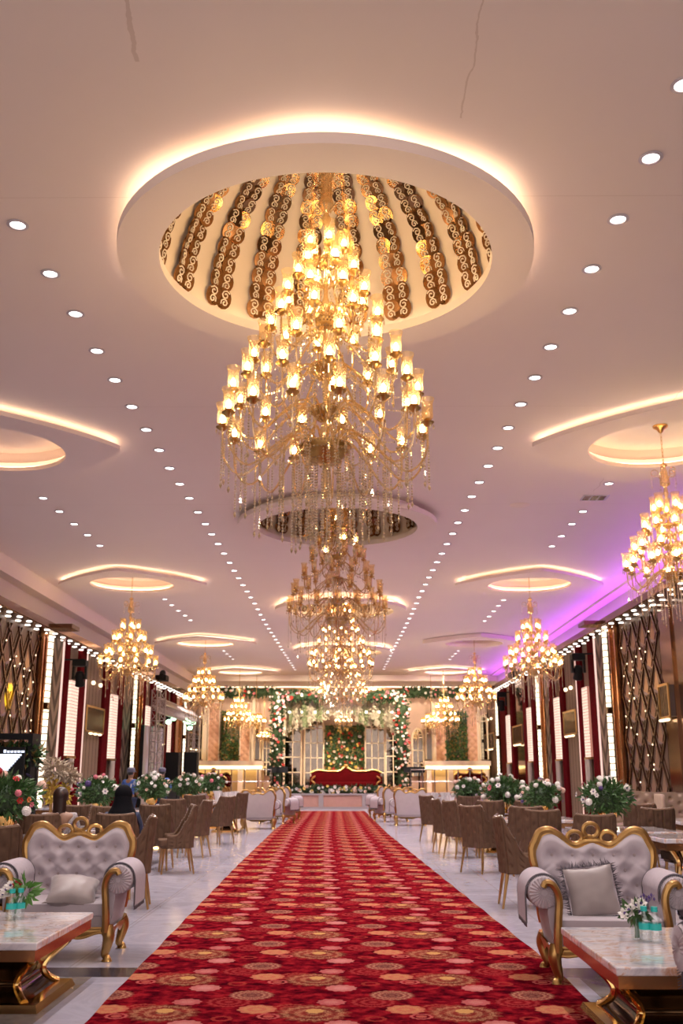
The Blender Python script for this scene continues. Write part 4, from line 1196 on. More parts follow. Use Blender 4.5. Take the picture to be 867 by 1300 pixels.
# small vases on the coffee tables
p = at(809, 1193, z=.45); t = empty('bud_vase', (p.x, p.y, .451)); tag(t, 'small glass vase of white roses and dry purple sprigs on marble table', 'vase of flowers')
MB().lathe([(.001,0),(.032,0),(.034,.01),(.036,.13),(.033,.13)], 14).build('vase', 'clear_plastic', t)
m = MB(); r = random.Random(2); [m.tube([(r.uniform(-.015,.015), r.uniform(-.015,.015), .01),(r.uniform(-.04,.04), r.uniform(-.03,.03), .2)], .004, 4) for k in range(7)]
leaves(m, r, 60, (0,0,.16), (.07,.05,.04), .06, .016); m.build('stems', 'leaf', t, smooth=False)
for k, (dx, dz) in enumerate(((-.045,.17),(.0,.20),(-.07,.15),(.03,.21))):
    o = link('rose', blossom('white', r=.045), t); o.location = (dx, -.02, dz); o.rotation_euler = (RAD(50), 0, dx*6)
m = MB(); [m.tube([(.02,0,.15),(.03+.02*k, .01, .24+.01*(k % 3))], .0022, 3) for k in range(6)]; [m.octa((.03+.016*k, .01, .235+.012*(k % 3)), .009, .014) for k in range(7)]; m.build('dry_sprigs', 'petal_purple', t, smooth=False)
p = at(17, 1166, z=.45); t = empty('bud_vase', (p.x-.02, p.y+.09, .451)); tag(t, 'small glass vase of one red rose and white blooms on marble table', 'vase of flowers')
MB().lathe([(.001,0),(.032,0),(.034,.01),(.036,.13),(.033,.13)], 14).build('vase', 'clear_plastic', t)
m = MB(); leaves(m, random.Random(8), 50, (.06,0,.17), (.06,.04,.05), .08, .022); m.tube([(0,0,.02),(.01,0,.2)], .005, 4); m.tube([(0,0,.02),(.06,0,.2)], .005, 4); m.build('stems', 'leaf_pale3', t, smooth=False)
o = link('rose', blossom('red', r=.04), t); o.location = (.01,-.03,.215); o.rotation_euler = (RAD(35),0,0); o.scale = (1.0,1.0,1.3)
for k, (dx, dz) in enumerate(((-.07,.18),(-.04,.21),(-.09,.15),(-.055,.16))):
    o = link('bloom', blossom('white', r=.045), t); o.location = (dx, -.02, dz); o.rotation_euler = (RAD(50), 0, 0)

# dining wing chairs
def make_chair():
    t = empty('wing_chair')
    MB().rbox(0, -.02, .44, .48, .50, .11, puff=.25).build('seat', 'velvet_taupe', t)
    MB().box(-.215,.215,-.225,.20,.36,.41).build('seat_rail', 'velvet_taupe', t, smooth=False)
    # wrap-round back: path goes front-wing -> back -> front-wing
    path = smooth_path([(-.245,-.16,0),(-.25,.02,0),(-.235,.17,0),(-.15,.235,0),(0,.25,0),(.15,.235,0),(.235,.17,0),(.25,.02,0),(.245,-.16,0)], 5); N = len(path)-1
    def hgt(u):
        a = abs(2*u-1)
        if a < .42: return .955+.02*(a/.42)**2
        q = min(1, (a-.42)/.42); q = q*q*(3-2*q); return .975*(1-q)+.54*q
    def P(u, v, off):
        i = u*N; k = min(int(i), N-1); p = path[k].lerp(path[k+1], i-k); tg = (path[k+1]-path[k]).normalized(); nn = Vector((-tg.y, tg.x, 0))
        z0 = .37; z = z0+(hgt(u)-z0)*v; lean = .10*max(0, (z-.45))*(1 if p.y > .1 else .45)
        b_ = 0
        if 1: 
            s1 = (u*11) % 1; s2 = (v*3.5+(int(u*11) % 2)*.5) % 1
            b_ = .015*(1-math.exp(-(((s1-.5)*.9)**2+((s2-.5)*.9)**2)/.022))*min(1, s1*8, (1-s1)*8)
        wid = 1+.10*max(0, z-.5)
        q = p+nn*(-(off)+0); 
        if off < 0: q = p+nn*(-.0)+nn*(b_)
        else: q = p-nn*(.035+b_)
        return (q.x*wid, q.y+lean, z)
    m = MB(); m.grid(lambda u, v: P(u, v, -1), 128, 40); m.grid(lambda u, v: P(1-u, v, 1), 128, 40)
    def cap_(u, v): a = Vector(P(u, 1, -1)); b = Vector(P(u, 1, 1)); q = a.lerp(b, v); return (q.x, q.y, q.z+.02*sin(pi*v))
    m.grid(lambda u, v: cap_(u, 1-v), 64, 4)
    for uu in (0, 1): m.grid(lambda u, v, uu=uu: tuple(Vector(P(uu, v, -1)).lerp(Vector(P(uu, v, 1)), u)), 2, 12)
    m.build('backrest', 'velvet_taupe', t, angle=70)
    m = MB()
    for k in range(58):
        u = .14+.72*k/57; p = Vector(P(u, 1, -1)).lerp(Vector(P(u, 1, 1)), .5); m.octa((p.x, p.y, p.z+.012), .012, .012)
    for k in range(22): m.octa((-.21+.42*k/21, -.275, .395), .006, .006)
    m.build('nail_trim', 'nail_silver', t, smooth=False)
    for sx in (-1, 1):
        for sy, yy in ((-1,-.19),(1,.19)):
            MB().tube([(sx*.19, yy, .38),(sx*.225, yy+sy*(.03 if sy < 0 else .07), 0)], [.022,.012], 8).build('leg', 'leg_gold', t)
    return t
CHAIR = Proto(make_chair)
def chair(x, y, deg, label):
    o = CHAIR((x, y, 0), RAD(deg), label, 'taupe velvet wing chairs'); o['category'] = 'chair'; return o
# rz: 0 faces the camera (-Y); 180 faces the stage; 90 faces +X; -90 faces -X
def table(x, y, w, d, label, rz=0):
    t = empty('dining_table', (x, y, 0), rz, label, 'table', 'marble dining tables')
    m = MB().box(-w/2,w/2,-d/2,d/2,.70,.75); a = m.build('marble_top', 'marble_top', t, smooth=False)
    bv = a.modifiers.new('b', 'BEVEL'); bv.width = .01; bv.segments = 2
    MB().box(-w/2+.03,w/2-.03,-d/2+.03,d/2-.03,.62,.70).build('table_apron', 'table_rim', t, smooth=False)
    m = MB().lathe([(.001,.03),(.28,.03),(.26,.07),(.12,.12),(.10,.22),(.16,.34),(.14,.46),(.22,.60),(.3,.62)], 4, a0=pi/4, a1=2*pi+pi/4); m.build('pedestal', 'pedestal_gloss', t, smooth=False)
    for k in range(4):
        a_ = pi/4+k*pi/2
        MB().tube(smooth_path([(.30*cos(a_),.30*sin(a_),.62),(.20*cos(a_),.20*sin(a_),.45),(.24*cos(a_),.24*sin(a_),.25),(.34*cos(a_),.34*sin(a_),.05)], 4), .03, 7).build('leg', 'polished_gold', t)
    MB().box(-.36,.36,-.36,.36,0,.04,.02).build('base_plate', 'polished_gold', t, smooth=False)
    return t
# --- speakers side
def fy(px, py): return at(px, py, z=0)
TL = [(-3.62,13.9),(-3.75,17.6),(-3.85,21.2),(-3.9,25.0),(-3.95,28.8),(-5.9,13.2),(-6.1,17.6),(-6.2,22.5)]
for i, (x, y) in enumerate(TL):
    table(x, y, 1.25, 1.25, 'marble dining table, '+(ordinal(i)+' in the aisle row' if i < 5 else ordinal(i-5)+' in the outer row')+' on the speakers side')
a = 'taupe velvet wing chair '
CL = [(-3.30,9.95,180,'cropped by the picture edge behind the loveseat with the lying pillow'),
 (-2.50,11.9,-82,'seen sideways just past the gold frame of the loveseat'),
 (-2.80,12.85,175,'with the guest in a black headscarf'),
 (-3.72,12.75,180,'with the long-haired guest in a patterned top'),
 (-2.62,15.9,-75,'standing alone beside the aisle, turned in profile, speakers side'),
 (-3.02,16.5,178,'with its back to the sofas behind the profile chair, speakers side'),
 (-2.80,18.9,-100,'partly hidden behind the profile chair, speakers side'),
 (-3.35,20.0,180,'tucked at the near end of the third table, speakers side'),
 (-2.78,22.3,-125,'turned diagonally to its table with back to the aisle, speakers side'),
 (-3.5,23.8,180,'at the near end of the fourth table, speakers side'),
 (-2.85,26.0,-118,'last by the aisle before the cream loveseat, speakers side'),
 (-4.2,16.3,180,'second at the near end of the second table, speakers side'),
 (-4.75,14.3,90,'on the wall flank of the women guests table'),
 (-4.9,21.2,90,'on the wall flank of the third table, speakers side'),
 (-5.9,12.0,180,'at the first outer table, back to the sofas, speakers side'),
 (-6.1,16.3,180,'at the second outer table, back to the sofas, speakers side'),
 (-3.6,15.2,0,'facing the sofas across the women guests table'),]
for x, y, d, l in CL: chair(x, y, d, a+l)
gT = []
def bq(px, y, z, lab, s, seed, **k):
    p = at(px, 1000, y=y); return bouquet(p.x, y, z, lab, s, seed, **k)
TZ = .752
t = table(-4.0, 12.0, 1.1, 1.1, 'marble table carrying the biggest flower arrangement behind the loveseat, speakers side')
bouquet(-3.96, 11.95, TZ, 'big arrangement with orange, pink and white blooms behind the loveseat with lying pillow', 1.02, 3, cols=('white','white','pink','red','orange','purple','blush'), nf=30)
bq(124, 17.6, TZ, 'arrangement between the long-haired guest and the black headscarf guest', .95, 4)
bq(193, 21.2, TZ, 'white-flowered arrangement before the two men in blue', .98, 5, cols=('white','white','blush'))
bq(238, 25.0, TZ, 'white-flowered arrangement below the first black speaker stack', .98, 6, cols=('white','white','blush'))
bq(268, 28.8, TZ, 'arrangement with a pink rose, last in the row before the cream loveseat', .98, 7, cols=('white','pink','blush'))
def linen(px, py, y, label, seed, cols='linen_white'):
    p = at(px, py, y=y); t = empty('napkin_bundle', (p.x, y, TZ)); tag(t, label, 'linen')
    r = random.Random(seed)
    for k in range(7):
        m = MB(); a_ = r.uniform(0, 6); x_, y_ = r.uniform(-.28,.28), r.uniform(-.12,.12); h = r.uniform(.16,.28)
        def f(u, v, a_=a_, x_=x_, y_=y_, h=h):
            q = 2*pi*u; rr = (.05+.05*v**2)*(1+.35*sin(5*q+a_)); return (x_+rr*cos(q), y_+rr*sin(q), h*v)
        m.grid(f, 24, 8); m.build('folded_napkin', cols, t)
    return t
linen(289, 1010, 27.0, 'white feathery table linen bundle behind the diagonal chair', 3)
linen(558, 1004, 24.0, 'folded white napkins standing on the table behind the chairs', 5)
table(at(289,1010,y=27.0).x, 27.0, 1.0, 1.0, 'small marble table under the white feathery bundle')
# --- purple side
TRr = [(3.55,13.6),(3.05,16.9),(2.95,20.2),(2.75,24.0),(3.3,28.0),(5.6,12.2),(5.6,16.3)]
for i, (x, y) in enumerate(TRr):
    table(x, y, 1.2, 1.25, 'marble dining table, '+(ordinal(i)+' in the aisle row' if i < 5 else ordinal(i-5)+' in the outer row')+' on the purple side')
p = at(843, 1060, z=.75); table(3.97, 12.05, .95, .9, 'small marble table with gold leg just past the loveseat frame, purple side')
CR = [(1.98,12.0,88,'close behind the gold frame of the loveseat with the upright pillow'),
 (2.05,16.0,128,'with its broad back to the aisle, in full view, purple side'),
 (2.03,18.7,112,'half hidden behind the broad-backed chair, purple side'),
 (1.90,19.8,100,'farther one of the pair behind the broad-backed chair, purple side'),
 (1.92,23.1,125,'last one before the cream loveseat, back to the aisle, purple side'),
 (2.60,14.2,180,'with nail-trimmed top just over the loveseat crest, purple side'),
 (2.95,12.7,180,'with low back between the flowers and the loveseat crest, purple side'),
 (2.65,15.6,175,'behind the nail-trimmed one at the second table, purple side'),
 (2.55,18.9,180,'at the near end of the third table, purple side'),
 (3.2,18.7,180,'second at the third table, purple side'),
 (2.6,22.6,180,'at the near end of the fourth table, purple side'),
 (3.83,10.7,150,'big, cropped by the picture edge beside the small table'),
 (4.35,14.9,180,'with quilted low back behind the small table, purple side'),
 (4.75,17.0,170,'in the second line behind the quilted one, purple side'),
 (5.3,15.3,180,'at the second outer table, back to the sofas, purple side'),
 (5.9,15.4,185,'second at the second outer table, purple side'),
 (4.3,13.4,-90,'on the wall flank of the first table, purple side'),
 (4.0,17.0,-90,'on the wall flank of the second table, purple side')]
for x, y, d, l in CR: chair(x, y, d, a+l)
bq(769, 13.6, TZ, 'big arrangement with a coral rose and dark-eyed white anemones over the loveseat', .92, 12, cols=('white','white','white','pink','purple'), nf=26)
bq(686, 16.9, TZ, 'arrangement with purple blooms behind the loveseat frame corner', .85, 13, cols=('white','purple','white','blush'))
bq(640, 19.0, TZ, 'arrangement with one pink rose and a tall wild outline', .95, 14, cols=('white','pink','blush','white'))
bq(594, 22.6, TZ, 'white arrangement near the napkins, farthest of its row', .85, 15, cols=('white','white','blush'))
# far tufted beige banquettes by the lattice
def make_banq():
    t = empty('tufted_bench')
    MB().rbox(0,0,.40,1.0,.6,.18, puff=.22).build('seat', 'bench_beige', t)
    def f(u, v):
        x = -.5+u; z = .4+.68*v; d = ((x*6) % 1-.5)**2+((z*6+(int(x*6+9) % 2)*.5) % 1-.5)**2
        return (x, .26-.05*(1-math.exp(-d/.03)), z)
    MB().grid(f, 60, 36).build('backrest', 'bench_beige', t)
    m = MB().box(-.52,.52,.27,.34,.1,1.10); m.build('back_board', 'bench_beige', t, smooth=False)
    for s in (-1, 1): MB().rbox(s*.5,.05,.75,.09,.5,.68, puff=.3).build('side_wing', 'bench_beige', t)
    for sx in (-1, 1):
        for sy in (-1, 1): MB().tube([(sx*.4, sy*.22, .33),(sx*.42, sy*.24, 0)], [.02,.012], 7).build('leg', 'leg_gold', t)
    return t
simple('bench_beige', (.42,.30,.22), .7, nz=(8,.15))
BQ = Proto(make_banq)
for (px, y, dg, lab) in ((829,19.8,0,'beige button-tufted high seat before the diamond lattice'),(872,19.0,0,'beige tufted high seat cropped by the picture edge near the lattice'),(792,21.0,10,'beige tufted seat glimpsed beside the flowers near the lattice')):
    p = at(px, 1000, y=y); o = BQ((p.x, y, 0), RAD(dg), lab, 'beige tufted high seats'); o['category'] = 'seat'

# carpet
Lp = [(-1.6,3.0)]+[(at(x,y,z=.012).x, at(x,y,z=.012).y) for x, y in ((106,1300),(300,1100),(346.5,1055),(377.4,1031))]
Rp = [(1.6,3.0)]+[(at(x,y,z=.012).x, at(x,y,z=.012).y) for x, y in ((780,1300),(692,1218),(544,1100),(492,1058),(463,1029.5))]
print('carpet', Lp, Rp)
def interp(P_, y):
    for a_, b_ in zip(P_, P_[1:]):
        if y <= b_[1]: return a_[0]+(b_[0]-a_[0])*(y-a_[1])/(b_[1]-a_[1])
    return P_[-1][0]
YE = max(Lp[-1][1], Rp[-1][1]); YE = min(YE, 43.5); ny = 160; vs = []; uv = []
for j in range(ny+1):
    y = 3+(YE-3)*(j/ny); l, r_ = interp(Lp, y), interp(Rp, y)
    wv = .006*sin(y*5)
    for k in range(9):
        u = k/8; vs.append((l+(r_-l)*u+(wv if k in (0, 8) else 0), y, .012)); uv.append((1.6+(u-.5)*3.2, y))
me = bpy.data.meshes.new('carpet'); fs = [(j*9+k, j*9+k+1, (j+1)*9+k+1, (j+1)*9+k) for j in range(ny) for k in range(8)]
b0 = len(vs)
vs += [(x, y, 0.0) for x, y, z in vs]
for j in range(ny): fs += [((j+1)*9, j*9, j*9+b0, (j+1)*9+b0), (j*9+8, (j+1)*9+8, (j+1)*9+8+b0, j*9+8+b0)]
uv2 = uv+uv
me.from_pydata(vs, [], fs); ul = me.uv_layers.new(name='UV')
U0 = at(183, 1249, z=.012); 
for lp in me.loops: 
    q = uv2[lp.vertex_index]; ul.data[lp.index].uv = (q[0], q[1])
me.materials.append(M['carpet_pile']); o = link('carpet', me); tag(o, 'long red floral carpet runner leading up to the stage', 'carpet')

# ------------------------------------------------------------------ people
def person(name, loc, rz, pose, label, mats, hair=None, s=1.0):
    t = empty('person', loc, rz, label, 'person', None, s)
    # skeleton: facing -Y
    if pose == 'sit':
        H = .46
        J = dict(pel=(0,.02,H+.06), ab=(0,.03,H+.22), ch=(0,.02,H+.40), nk=(0,.01,H+.53), hd=(0,-.005,H+.60), hd2=(0,-.012,H+.70), top=(0,0,H+.78),
            hl=(-.10,-.0,H+.05), kl=(-.12,-.42,H+.05), al=(-.12,-.40,.09), fl=(-.12,-.54,.03), sl=(-.18,.02,H+.46), el=(-.24,-.03,H+.22), wl=(-.16,-.26,H+.16), ml=(-.13,-.34,H+.17))
    else:
        J = dict(pel=(0,0,.93), ab=(0,.01,1.08), ch=(0,.0,1.28), nk=(0,.0,1.44), hd=(0,-.01,1.51), hd2=(0,-.015,1.60), top=(0,0,1.68),
            hl=(-.09,0,.90), kl=(-.10,-.01,.48), al=(-.10,.02,.08), fl=(-.11,-.14,.03), sl=(-.19,0,1.38), el=(-.25,.03,1.10), wl=(-.20,-.16,.98), ml=(-.17,-.23,.97))
    R = dict(pel=.13, ab=.12, ch=.145, nk=.052, hd=.075, hd2=.088, top=.06, hl=.095, kl=.06, al=.038, fl=.032, sl=.062, el=.042, wl=.028, ml=.034)
    order = list(J); mir = [k for k in order if k[-1] == 'l' and k != 'pel']
    V_ = {k: Vector(v) for k, v in J.items()}; RR = dict(R)
    for k in mir:
        V_[k[:-1]+'r'] = Vector((-J[k][0], J[k][1], J[k][2])); RR[k[:-1]+'r'] = R[k]
    E = [('pel','ab'),('ab','ch'),('ch','nk'),('nk','hd'),('hd','hd2'),('hd2','top')]
    for c_ in 'lr': E += [('pel','h'+c_),('h'+c_,'k'+c_),('k'+c_,'a'+c_),('a'+c_,'f'+c_),('ch','s'+c_),('s'+c_,'e'+c_),('e'+c_,'w'+c_),('w'+c_,'m'+c_)]
    def mk(nm, keys, sc_, mat):
        bm = bmesh.new(); lay = bm.verts.layers.skin.verify(); ks = [k for k in V_ if k in keys]; vv = {k: bm.verts.new(V_[k]) for k in ks}
        for a_, b_ in E:
            if a_ in vv and b_ in vv: bm.edges.new((vv[a_], vv[b_]))
        for k in ks:
            d_ = vv[k][lay]; f_ = .76 if k in ('pel','ab','ch') else 1
            d_.radius = (RR[k]*sc_, RR[k]*sc_*f_); d_.use_root = (k == ('pel' if 'pel' in ks else ks[0]))
        me = bpy.data.meshes.new(nm); bm.to_mesh(me); bm.free(); me.materials.append(M[mat])
        o = link(nm, me, t); md = o.modifiers.new('skin', 'SKIN'); md.use_smooth_shade = True
        sb = o.modifiers.new('sub', 'SUBSURF'); sb.levels = 2; sb.render_levels = 2; return o
    mk('body', set(V_), 1.0, 'skin')
    hy, hz = V_['hd2'].y, V_['hd2'].z
    m = MB(); m.ball((0,hy-.088,hz-.025), (.014,.022,.022), 7, 5)
    for s_ in (-1, 1): m.ball((s_*.088,hy+.005,hz-.02), (.012,.022,.03), 7, 5)
    m.build('nose_and_ears', 'skin', t)
    m = MB()
    for s_ in (-1, 1): m.ball((s_*.032,hy-.082,hz), (.013,.008,.008), 7, 5)
    m.ball((0,hy-.084,hz-.06), (.024,.006,.006), 7, 5); m.build('eyes_and_mouth', 'hair', t)
    mk('shirt', {'pel','ab','ch','sl','sr','el','er'}, 1.12, mats[0])
    mk('trousers', {'pel','hl','hr','kl','kr','al','ar'}, 1.10, mats[1])
    if hair == 'long':
        m = MB(); m.ball((0,hy+.018,hz+.02), (.098,.105,.105), 14, 10)
        def f(u, v):
            a_ = -2.0+4.0*u; w = .095*(1-.18*v); q = pi/2+a_*.55
            return (w*cos(q)*1.05, hy+.02+w*sin(q)*(1-.1*v)+.02*v, hz+.03-.36*v+.006*sin(u*40))
        m.grid(f, 30, 12); m.grid(lambda u, v: (f(u, v)[0]*.8, f(u, v)[1]-.03, f(u, v)[2]), 30, 12); m.build('hair', 'hair_brown', t)
    elif hair == 'scarf':
        m = MB(); m.ball((0,hy+.01,hz+.015), (.112,.12,.125), 16, 12)
        m.lathe([(.10,hz-.0),(.115,hz-.07),(.14,hz-.14),(.20,hz-.24),(.235,hz-.34),(.23,hz-.46)], 20, (0,hy+.03,0)); o = m.build('headscarf', 'cloth_black', t)
    elif hair == 'cap':
        m = MB(); m.lathe([(.100,hz-.01),(.106,hz+.03),(.098,hz+.08),(.06,hz+.108),(.001,hz+.115)], 16, (0,hy+.008,0))
        m.grid(lambda u, v: ((u-.5)*.15, hy-.09-.075*v*(1-(2*u-1)**2*.5), hz+.015-.02*v), 10, 3); m.build('cap', 'cap_grey', t)
        m = MB(); m.ball((0,hy+.02,hz-.01), (.092,.088,.09), 12, 8); m.build('hair', 'hair', t)
    return t
person('person', (-2.80, 12.88, .02), pi, 'sit', 'seated person in a black headscarf seen from behind at the dining table', ('cloth_navy','cloth_black'), 'scarf', 1.0)
person('person', (-3.60, 12.95, .02), pi+.1, 'sit', 'seated person with long dark hair and a patterned top seen from behind', ('cloth_floral','cloth_black'), 'long', .99)
p = at(165, 1000, y=24); person('person', (p.x, 24, 0), RAD(150), 'stand', 'person in grey cap and blue shirt between the flowers and the black headscarf', ('cloth_blue','cloth_navy'), 'cap', .93)
p = at(205, 1000, y=27.5); person('person', (p.x, 27.5, 0), RAD(200), 'stand', 'person in grey cap and blue shirt closer to the black speakers', ('cloth_blue','cloth_navy'), 'cap', .94)

# ------------------------------------------------------------------ stage
def S(px, py, y): return at(px, py, y=y)
YF = min(43.9, at(420,1027.5,z=0).y); print('stage front', YF, at(420,1008,y=YF).z)
ZS = .62
t = empty('stage_platform', (AX, YF, 0)); tag(t, 'low peach panelled stage platform at the end of the carpet', 'stage')
MB().box(-7.2,7.0,0,51-YF,0,ZS).build('platform_body', 'stage_peach', t, smooth=False)
m = MB().box(-7.2,7.0,-.08,0,0,.10); m.box(-7.2,7.0,-.05,.02,ZS-.05,ZS+.02)
m.build('stage_trim', 'stage_grey', t, smooth=False)
for k in range(8):
    MB().box(-6.4+k*1.82-.10,-6.4+k*1.82+.10,-.06,0,.1,ZS-.05).build('divider', 'stage_grey', t, smooth=False)
def garland(x0, x1, y, z, r, label, seed, dens=1.0, vertical=None, nf=70, cols=('white','red','blush','pink','white')):
    t = empty('flower_garland', (x0, y, z)); tag(t, label, 'garland'); rnd = random.Random(seed)
    L = (x1-x0) if vertical is None else vertical
    m = MB(); n = int(L*260*dens)
    for k in range(n):
        u = rnd.random()*L; c = (u, 0, 0) if vertical is None else (0, 0, u)
        m.m = rnd.choice((0, 0, 1)); leaves(m, rnd, 1, c, (r, r*.8, r), .17, .045, .4)
    m.m = 1
    if vertical is None: m.tube([(0,0,0),(L,0,0)], r*.72, 8)
    else: m.tube([(0,0,0),(0,0,L)], r*.72, 8)
    m.build('foliage', ['leaf_dark', 'leaf_dark'], t, smooth=False)
    for k in range(nf):
        u = rnd.random()*L; a_ = rnd.uniform(-pi*.9, -.1*pi) if 1 else 0
        o = link('blossom', blossom(rnd.choice(cols), r=.062), t); d = Vector((rnd.uniform(-.6,.6), -1, rnd.uniform(-.5,.9))).normalized()
        c = Vector((u,0,0)) if vertical is None else Vector((0,0,u)); o.location = c+d*r*1.05+(Vector((0,0,rnd.uniform(-r,r)*.8)) if vertical is None else Vector((rnd.uniform(-r,r)*.9,0,0)))
        o.rotation_mode = 'QUATERNION'; o.rotation_quaternion = d.to_track_quat('Z', 'Y'); k_ = rnd.uniform(.7,1.4); o.scale = (k_,)*3
    return t
a_ = S(366, 1003, YF+.1); b_ = S(480, 1003, YF+.1)
garland(a_.x-.4, b_.x+.4, YF+.2, ZS+.12, .17, 'low flower garland along the stage front edge under the red sofa', 21, 1.0, None, 80, ('white','blush','white','yellow'))
# long red sofa
def red_sofa(px0, px1, pyb, pyt, y, label):
    a_ = S(px0, pyb, y); b_ = S(px1, pyb, y); W = b_.x-a_.x; zt = S(px0, pyt, y).z
    t = empty('red_sofa', ((a_.x+b_.x)/2, y, ZS)); tag(t, label, 'sofa', 'red velvet sofas on the stage'); h = zt-ZS; w = W/2
    MB().rbox(0,-.45,.36,W*.92,.8,.2, puff=.15).build('seat', 'red_velvet', t)
    def top(u): return h*(.84+.16*math.exp(-(u/.13)**2)+.05*math.exp(-((abs(u)-.75)/.12)**2)-.06*max(0,(abs(u)-.86)/.14))
    MB().grid(lambda u, v: ((2*u-1)*w*.97, -.02-.03*sin(pi*v), .2+(top(2*u-1)-.2)*v), 40, 8).build('backrest', 'red_velvet', t)
    m = MB(); m.tube([((2*k/40-1)*w, -.03, top(2*k/40-1)) for k in range(41)], .05, 7)
    m.ball((0,-.05,h*1.04), (.12,.05,.10)); m.build('crest_rail', 'gold', t)
    MB().box(-w,w,-.9,-.03,.16,.24).build('seat_rail', 'gold', t, smooth=False)
    for s_ in (-1, 1):
        o = MB().rbox(s_*(w-.12),-.45,.50,.26,.85,.42, puff=.35).build('arm', 'red_velvet', t)
        MB().tube(smooth_path([(s_*(w-.1),-.9,.2),(s_*(w-.25),-.92,.38),(s_*(w-.08),-.92,.55),(s_*(w-.25),-.92,.72)], 4), .04, 6).build('arm_scroll', 'gold', o)
        for yy in (-.85,-.1): MB().tube([(s_*(w-.1),yy,.18),(s_*(w-.06),yy,0)], [.05,.025], 7).build('leg', 'gold', t)
    return t
red_sofa(394, 484.5, 995, 974, 47.2, 'long red velvet sofa with gold crest in the middle of the stage')
red_sofa(248, 293, 1003, 978, 47.6, 'red velvet sofa below the glowing mantel on the speakers side')
red_sofa(577, 617, 1003, 978, 47.6, 'red velvet sofa below the glowing mantel on the purple side')
YW = 49.0
def green_panel(x0, x1, y0_, y1_, label, seed, flowers=True, cols=('yellow','blush','red','white')):
    a_ = S(x0, y1_, YW); b_ = S(x1, y0_, YW); t = empty('green_wall', ((a_.x+b_.x)/2, YW, a_.z)); tag(t, label, 'green wall')
    w, h = (b_.x-a_.x)/2, b_.z-a_.z; rnd = random.Random(seed); m = MB()
    m.m = 1; m.box(-w,w,0,.12,0,h); 
    for k in range(int(w*2*h*260)):
        m.m = rnd.choice((0,0,2,1)); p_ = Vector((rnd.uniform(-w,w), -.02, rnd.uniform(0,h))); d = Vector((rnd.uniform(-1,1), -.5, rnd.uniform(-1,1))).normalized(); sd = d.cross(Vector((0,1,0))).normalized(); l = rnd.uniform(.09,.18)
        m.add([p_, p_+d*l*.5+sd*l*.3, p_+d*l, p_+d*l*.5-sd*l*.3], [(0,1,2,3)])
    m.build('foliage', ['leaf', 'leaf_dark', 'leaf_gold'], t, smooth=False)
    if flowers:
        for k in range(64):
            o = link('blossom', blossom(rnd.choice(cols), r=.07), t); o.location = (rnd.uniform(-w*.95,w*.95), -.12, rnd.uniform(.05,h*.98)); o.rotation_euler.x = RAD(90); k_ = rnd.uniform(.6,1.3); o.scale = (k_,)*3
    return t
green_panel(413, 461.5, 921, 981, 'wide green leaf wall with flowers behind the long red sofa', 31)
green_panel(280, 304, 903, 966, 'narrow green leaf panel between peach quilts, speakers side', 32, False)
green_panel(567, 592, 903, 966, 'narrow green leaf panel between peach quilts, purple side', 33, False)
# peach quilted panels and pale pilasters
def quilt(x0, x1, label):
    a_ = S(x0, 966, YW+.1); b_ = S(x1, 893, YW+.1); w, h = (b_.x-a_.x)/2, b_.z-a_.z
    t = empty('quilted_panel', ((a_.x+b_.x)/2, YW+.1, a_.z)); tag(t, label, 'quilted panel', 'peach quilted stage panels')
    def f(u, v): x, z = (2*u-1)*w, v*h; return (x, -.05*abs(sin((x+z)*pi/.34))*abs(sin((x-z)*pi/.34)), z)
    MB().grid(f, 24, 100).build('quilt', 'peach_panel', t)
    m = MB(); m.box(-w-.05,-w,-.09,.05,0,h); m.box(w,w+.05,-.09,.05,0,h); m.box(-w-.05,w+.05,-.09,.05,h,h+.06); m.build('panel_frame', 'cream_paint', t, smooth=False)
for (x0, x1, l) in ((264,279,'peach quilted panel beside the wall end of the green panel, speakers side'),(305,318,'peach quilted panel beside the column end of the green panel, speakers side'),(554,566,'peach quilted panel beside the column end of the green panel, purple side'),(593,605,'peach quilted panel beside the wall end of the green panel, purple side')): quilt(x0, x1, l)
# backdrop board
a_ = S(246, 985, YW+.4); b_ = S(625, 886, YW+.4)
o = MB().box(max(a_.x-.2, XL+.25), min(b_.x+.2, XR-.25), YW+.35, YW+.5, ZS, b_.z+.05).build('backdrop_board', 'backdrop_blush', smooth=False); tag(o, 'tall blush backdrop board behind the whole stage', 'backdrop', kind='thing')
# pilasters
k = 0
for px in (260, 321, 356, 509, 550.5, 608.5):
    p0 = S(px, 966, YW+.15); zt = S(px, 889, YW+.15).z; t = empty('stage_pilaster', (p0.x, YW+.15, ZS)); tag(t, 'slim cream pilaster, '+ordinal(k)+' counted from the speakers side of the stage', 'pilaster', 'cream pilasters of the stage backdrop'); k += 1
    MB().box(-.08,.08,-.12,.1,0,zt-ZS).build('shaft', 'cream_paint', t, smooth=False); MB().box(-.13,.13,-.16,.1,zt-ZS,zt-ZS+.12).build('capital', 'cream_paint', t, smooth=False); MB().box(-.13,.13,-.16,.1,0,.2).build('plinth', 'cream_paint', t, smooth=False)
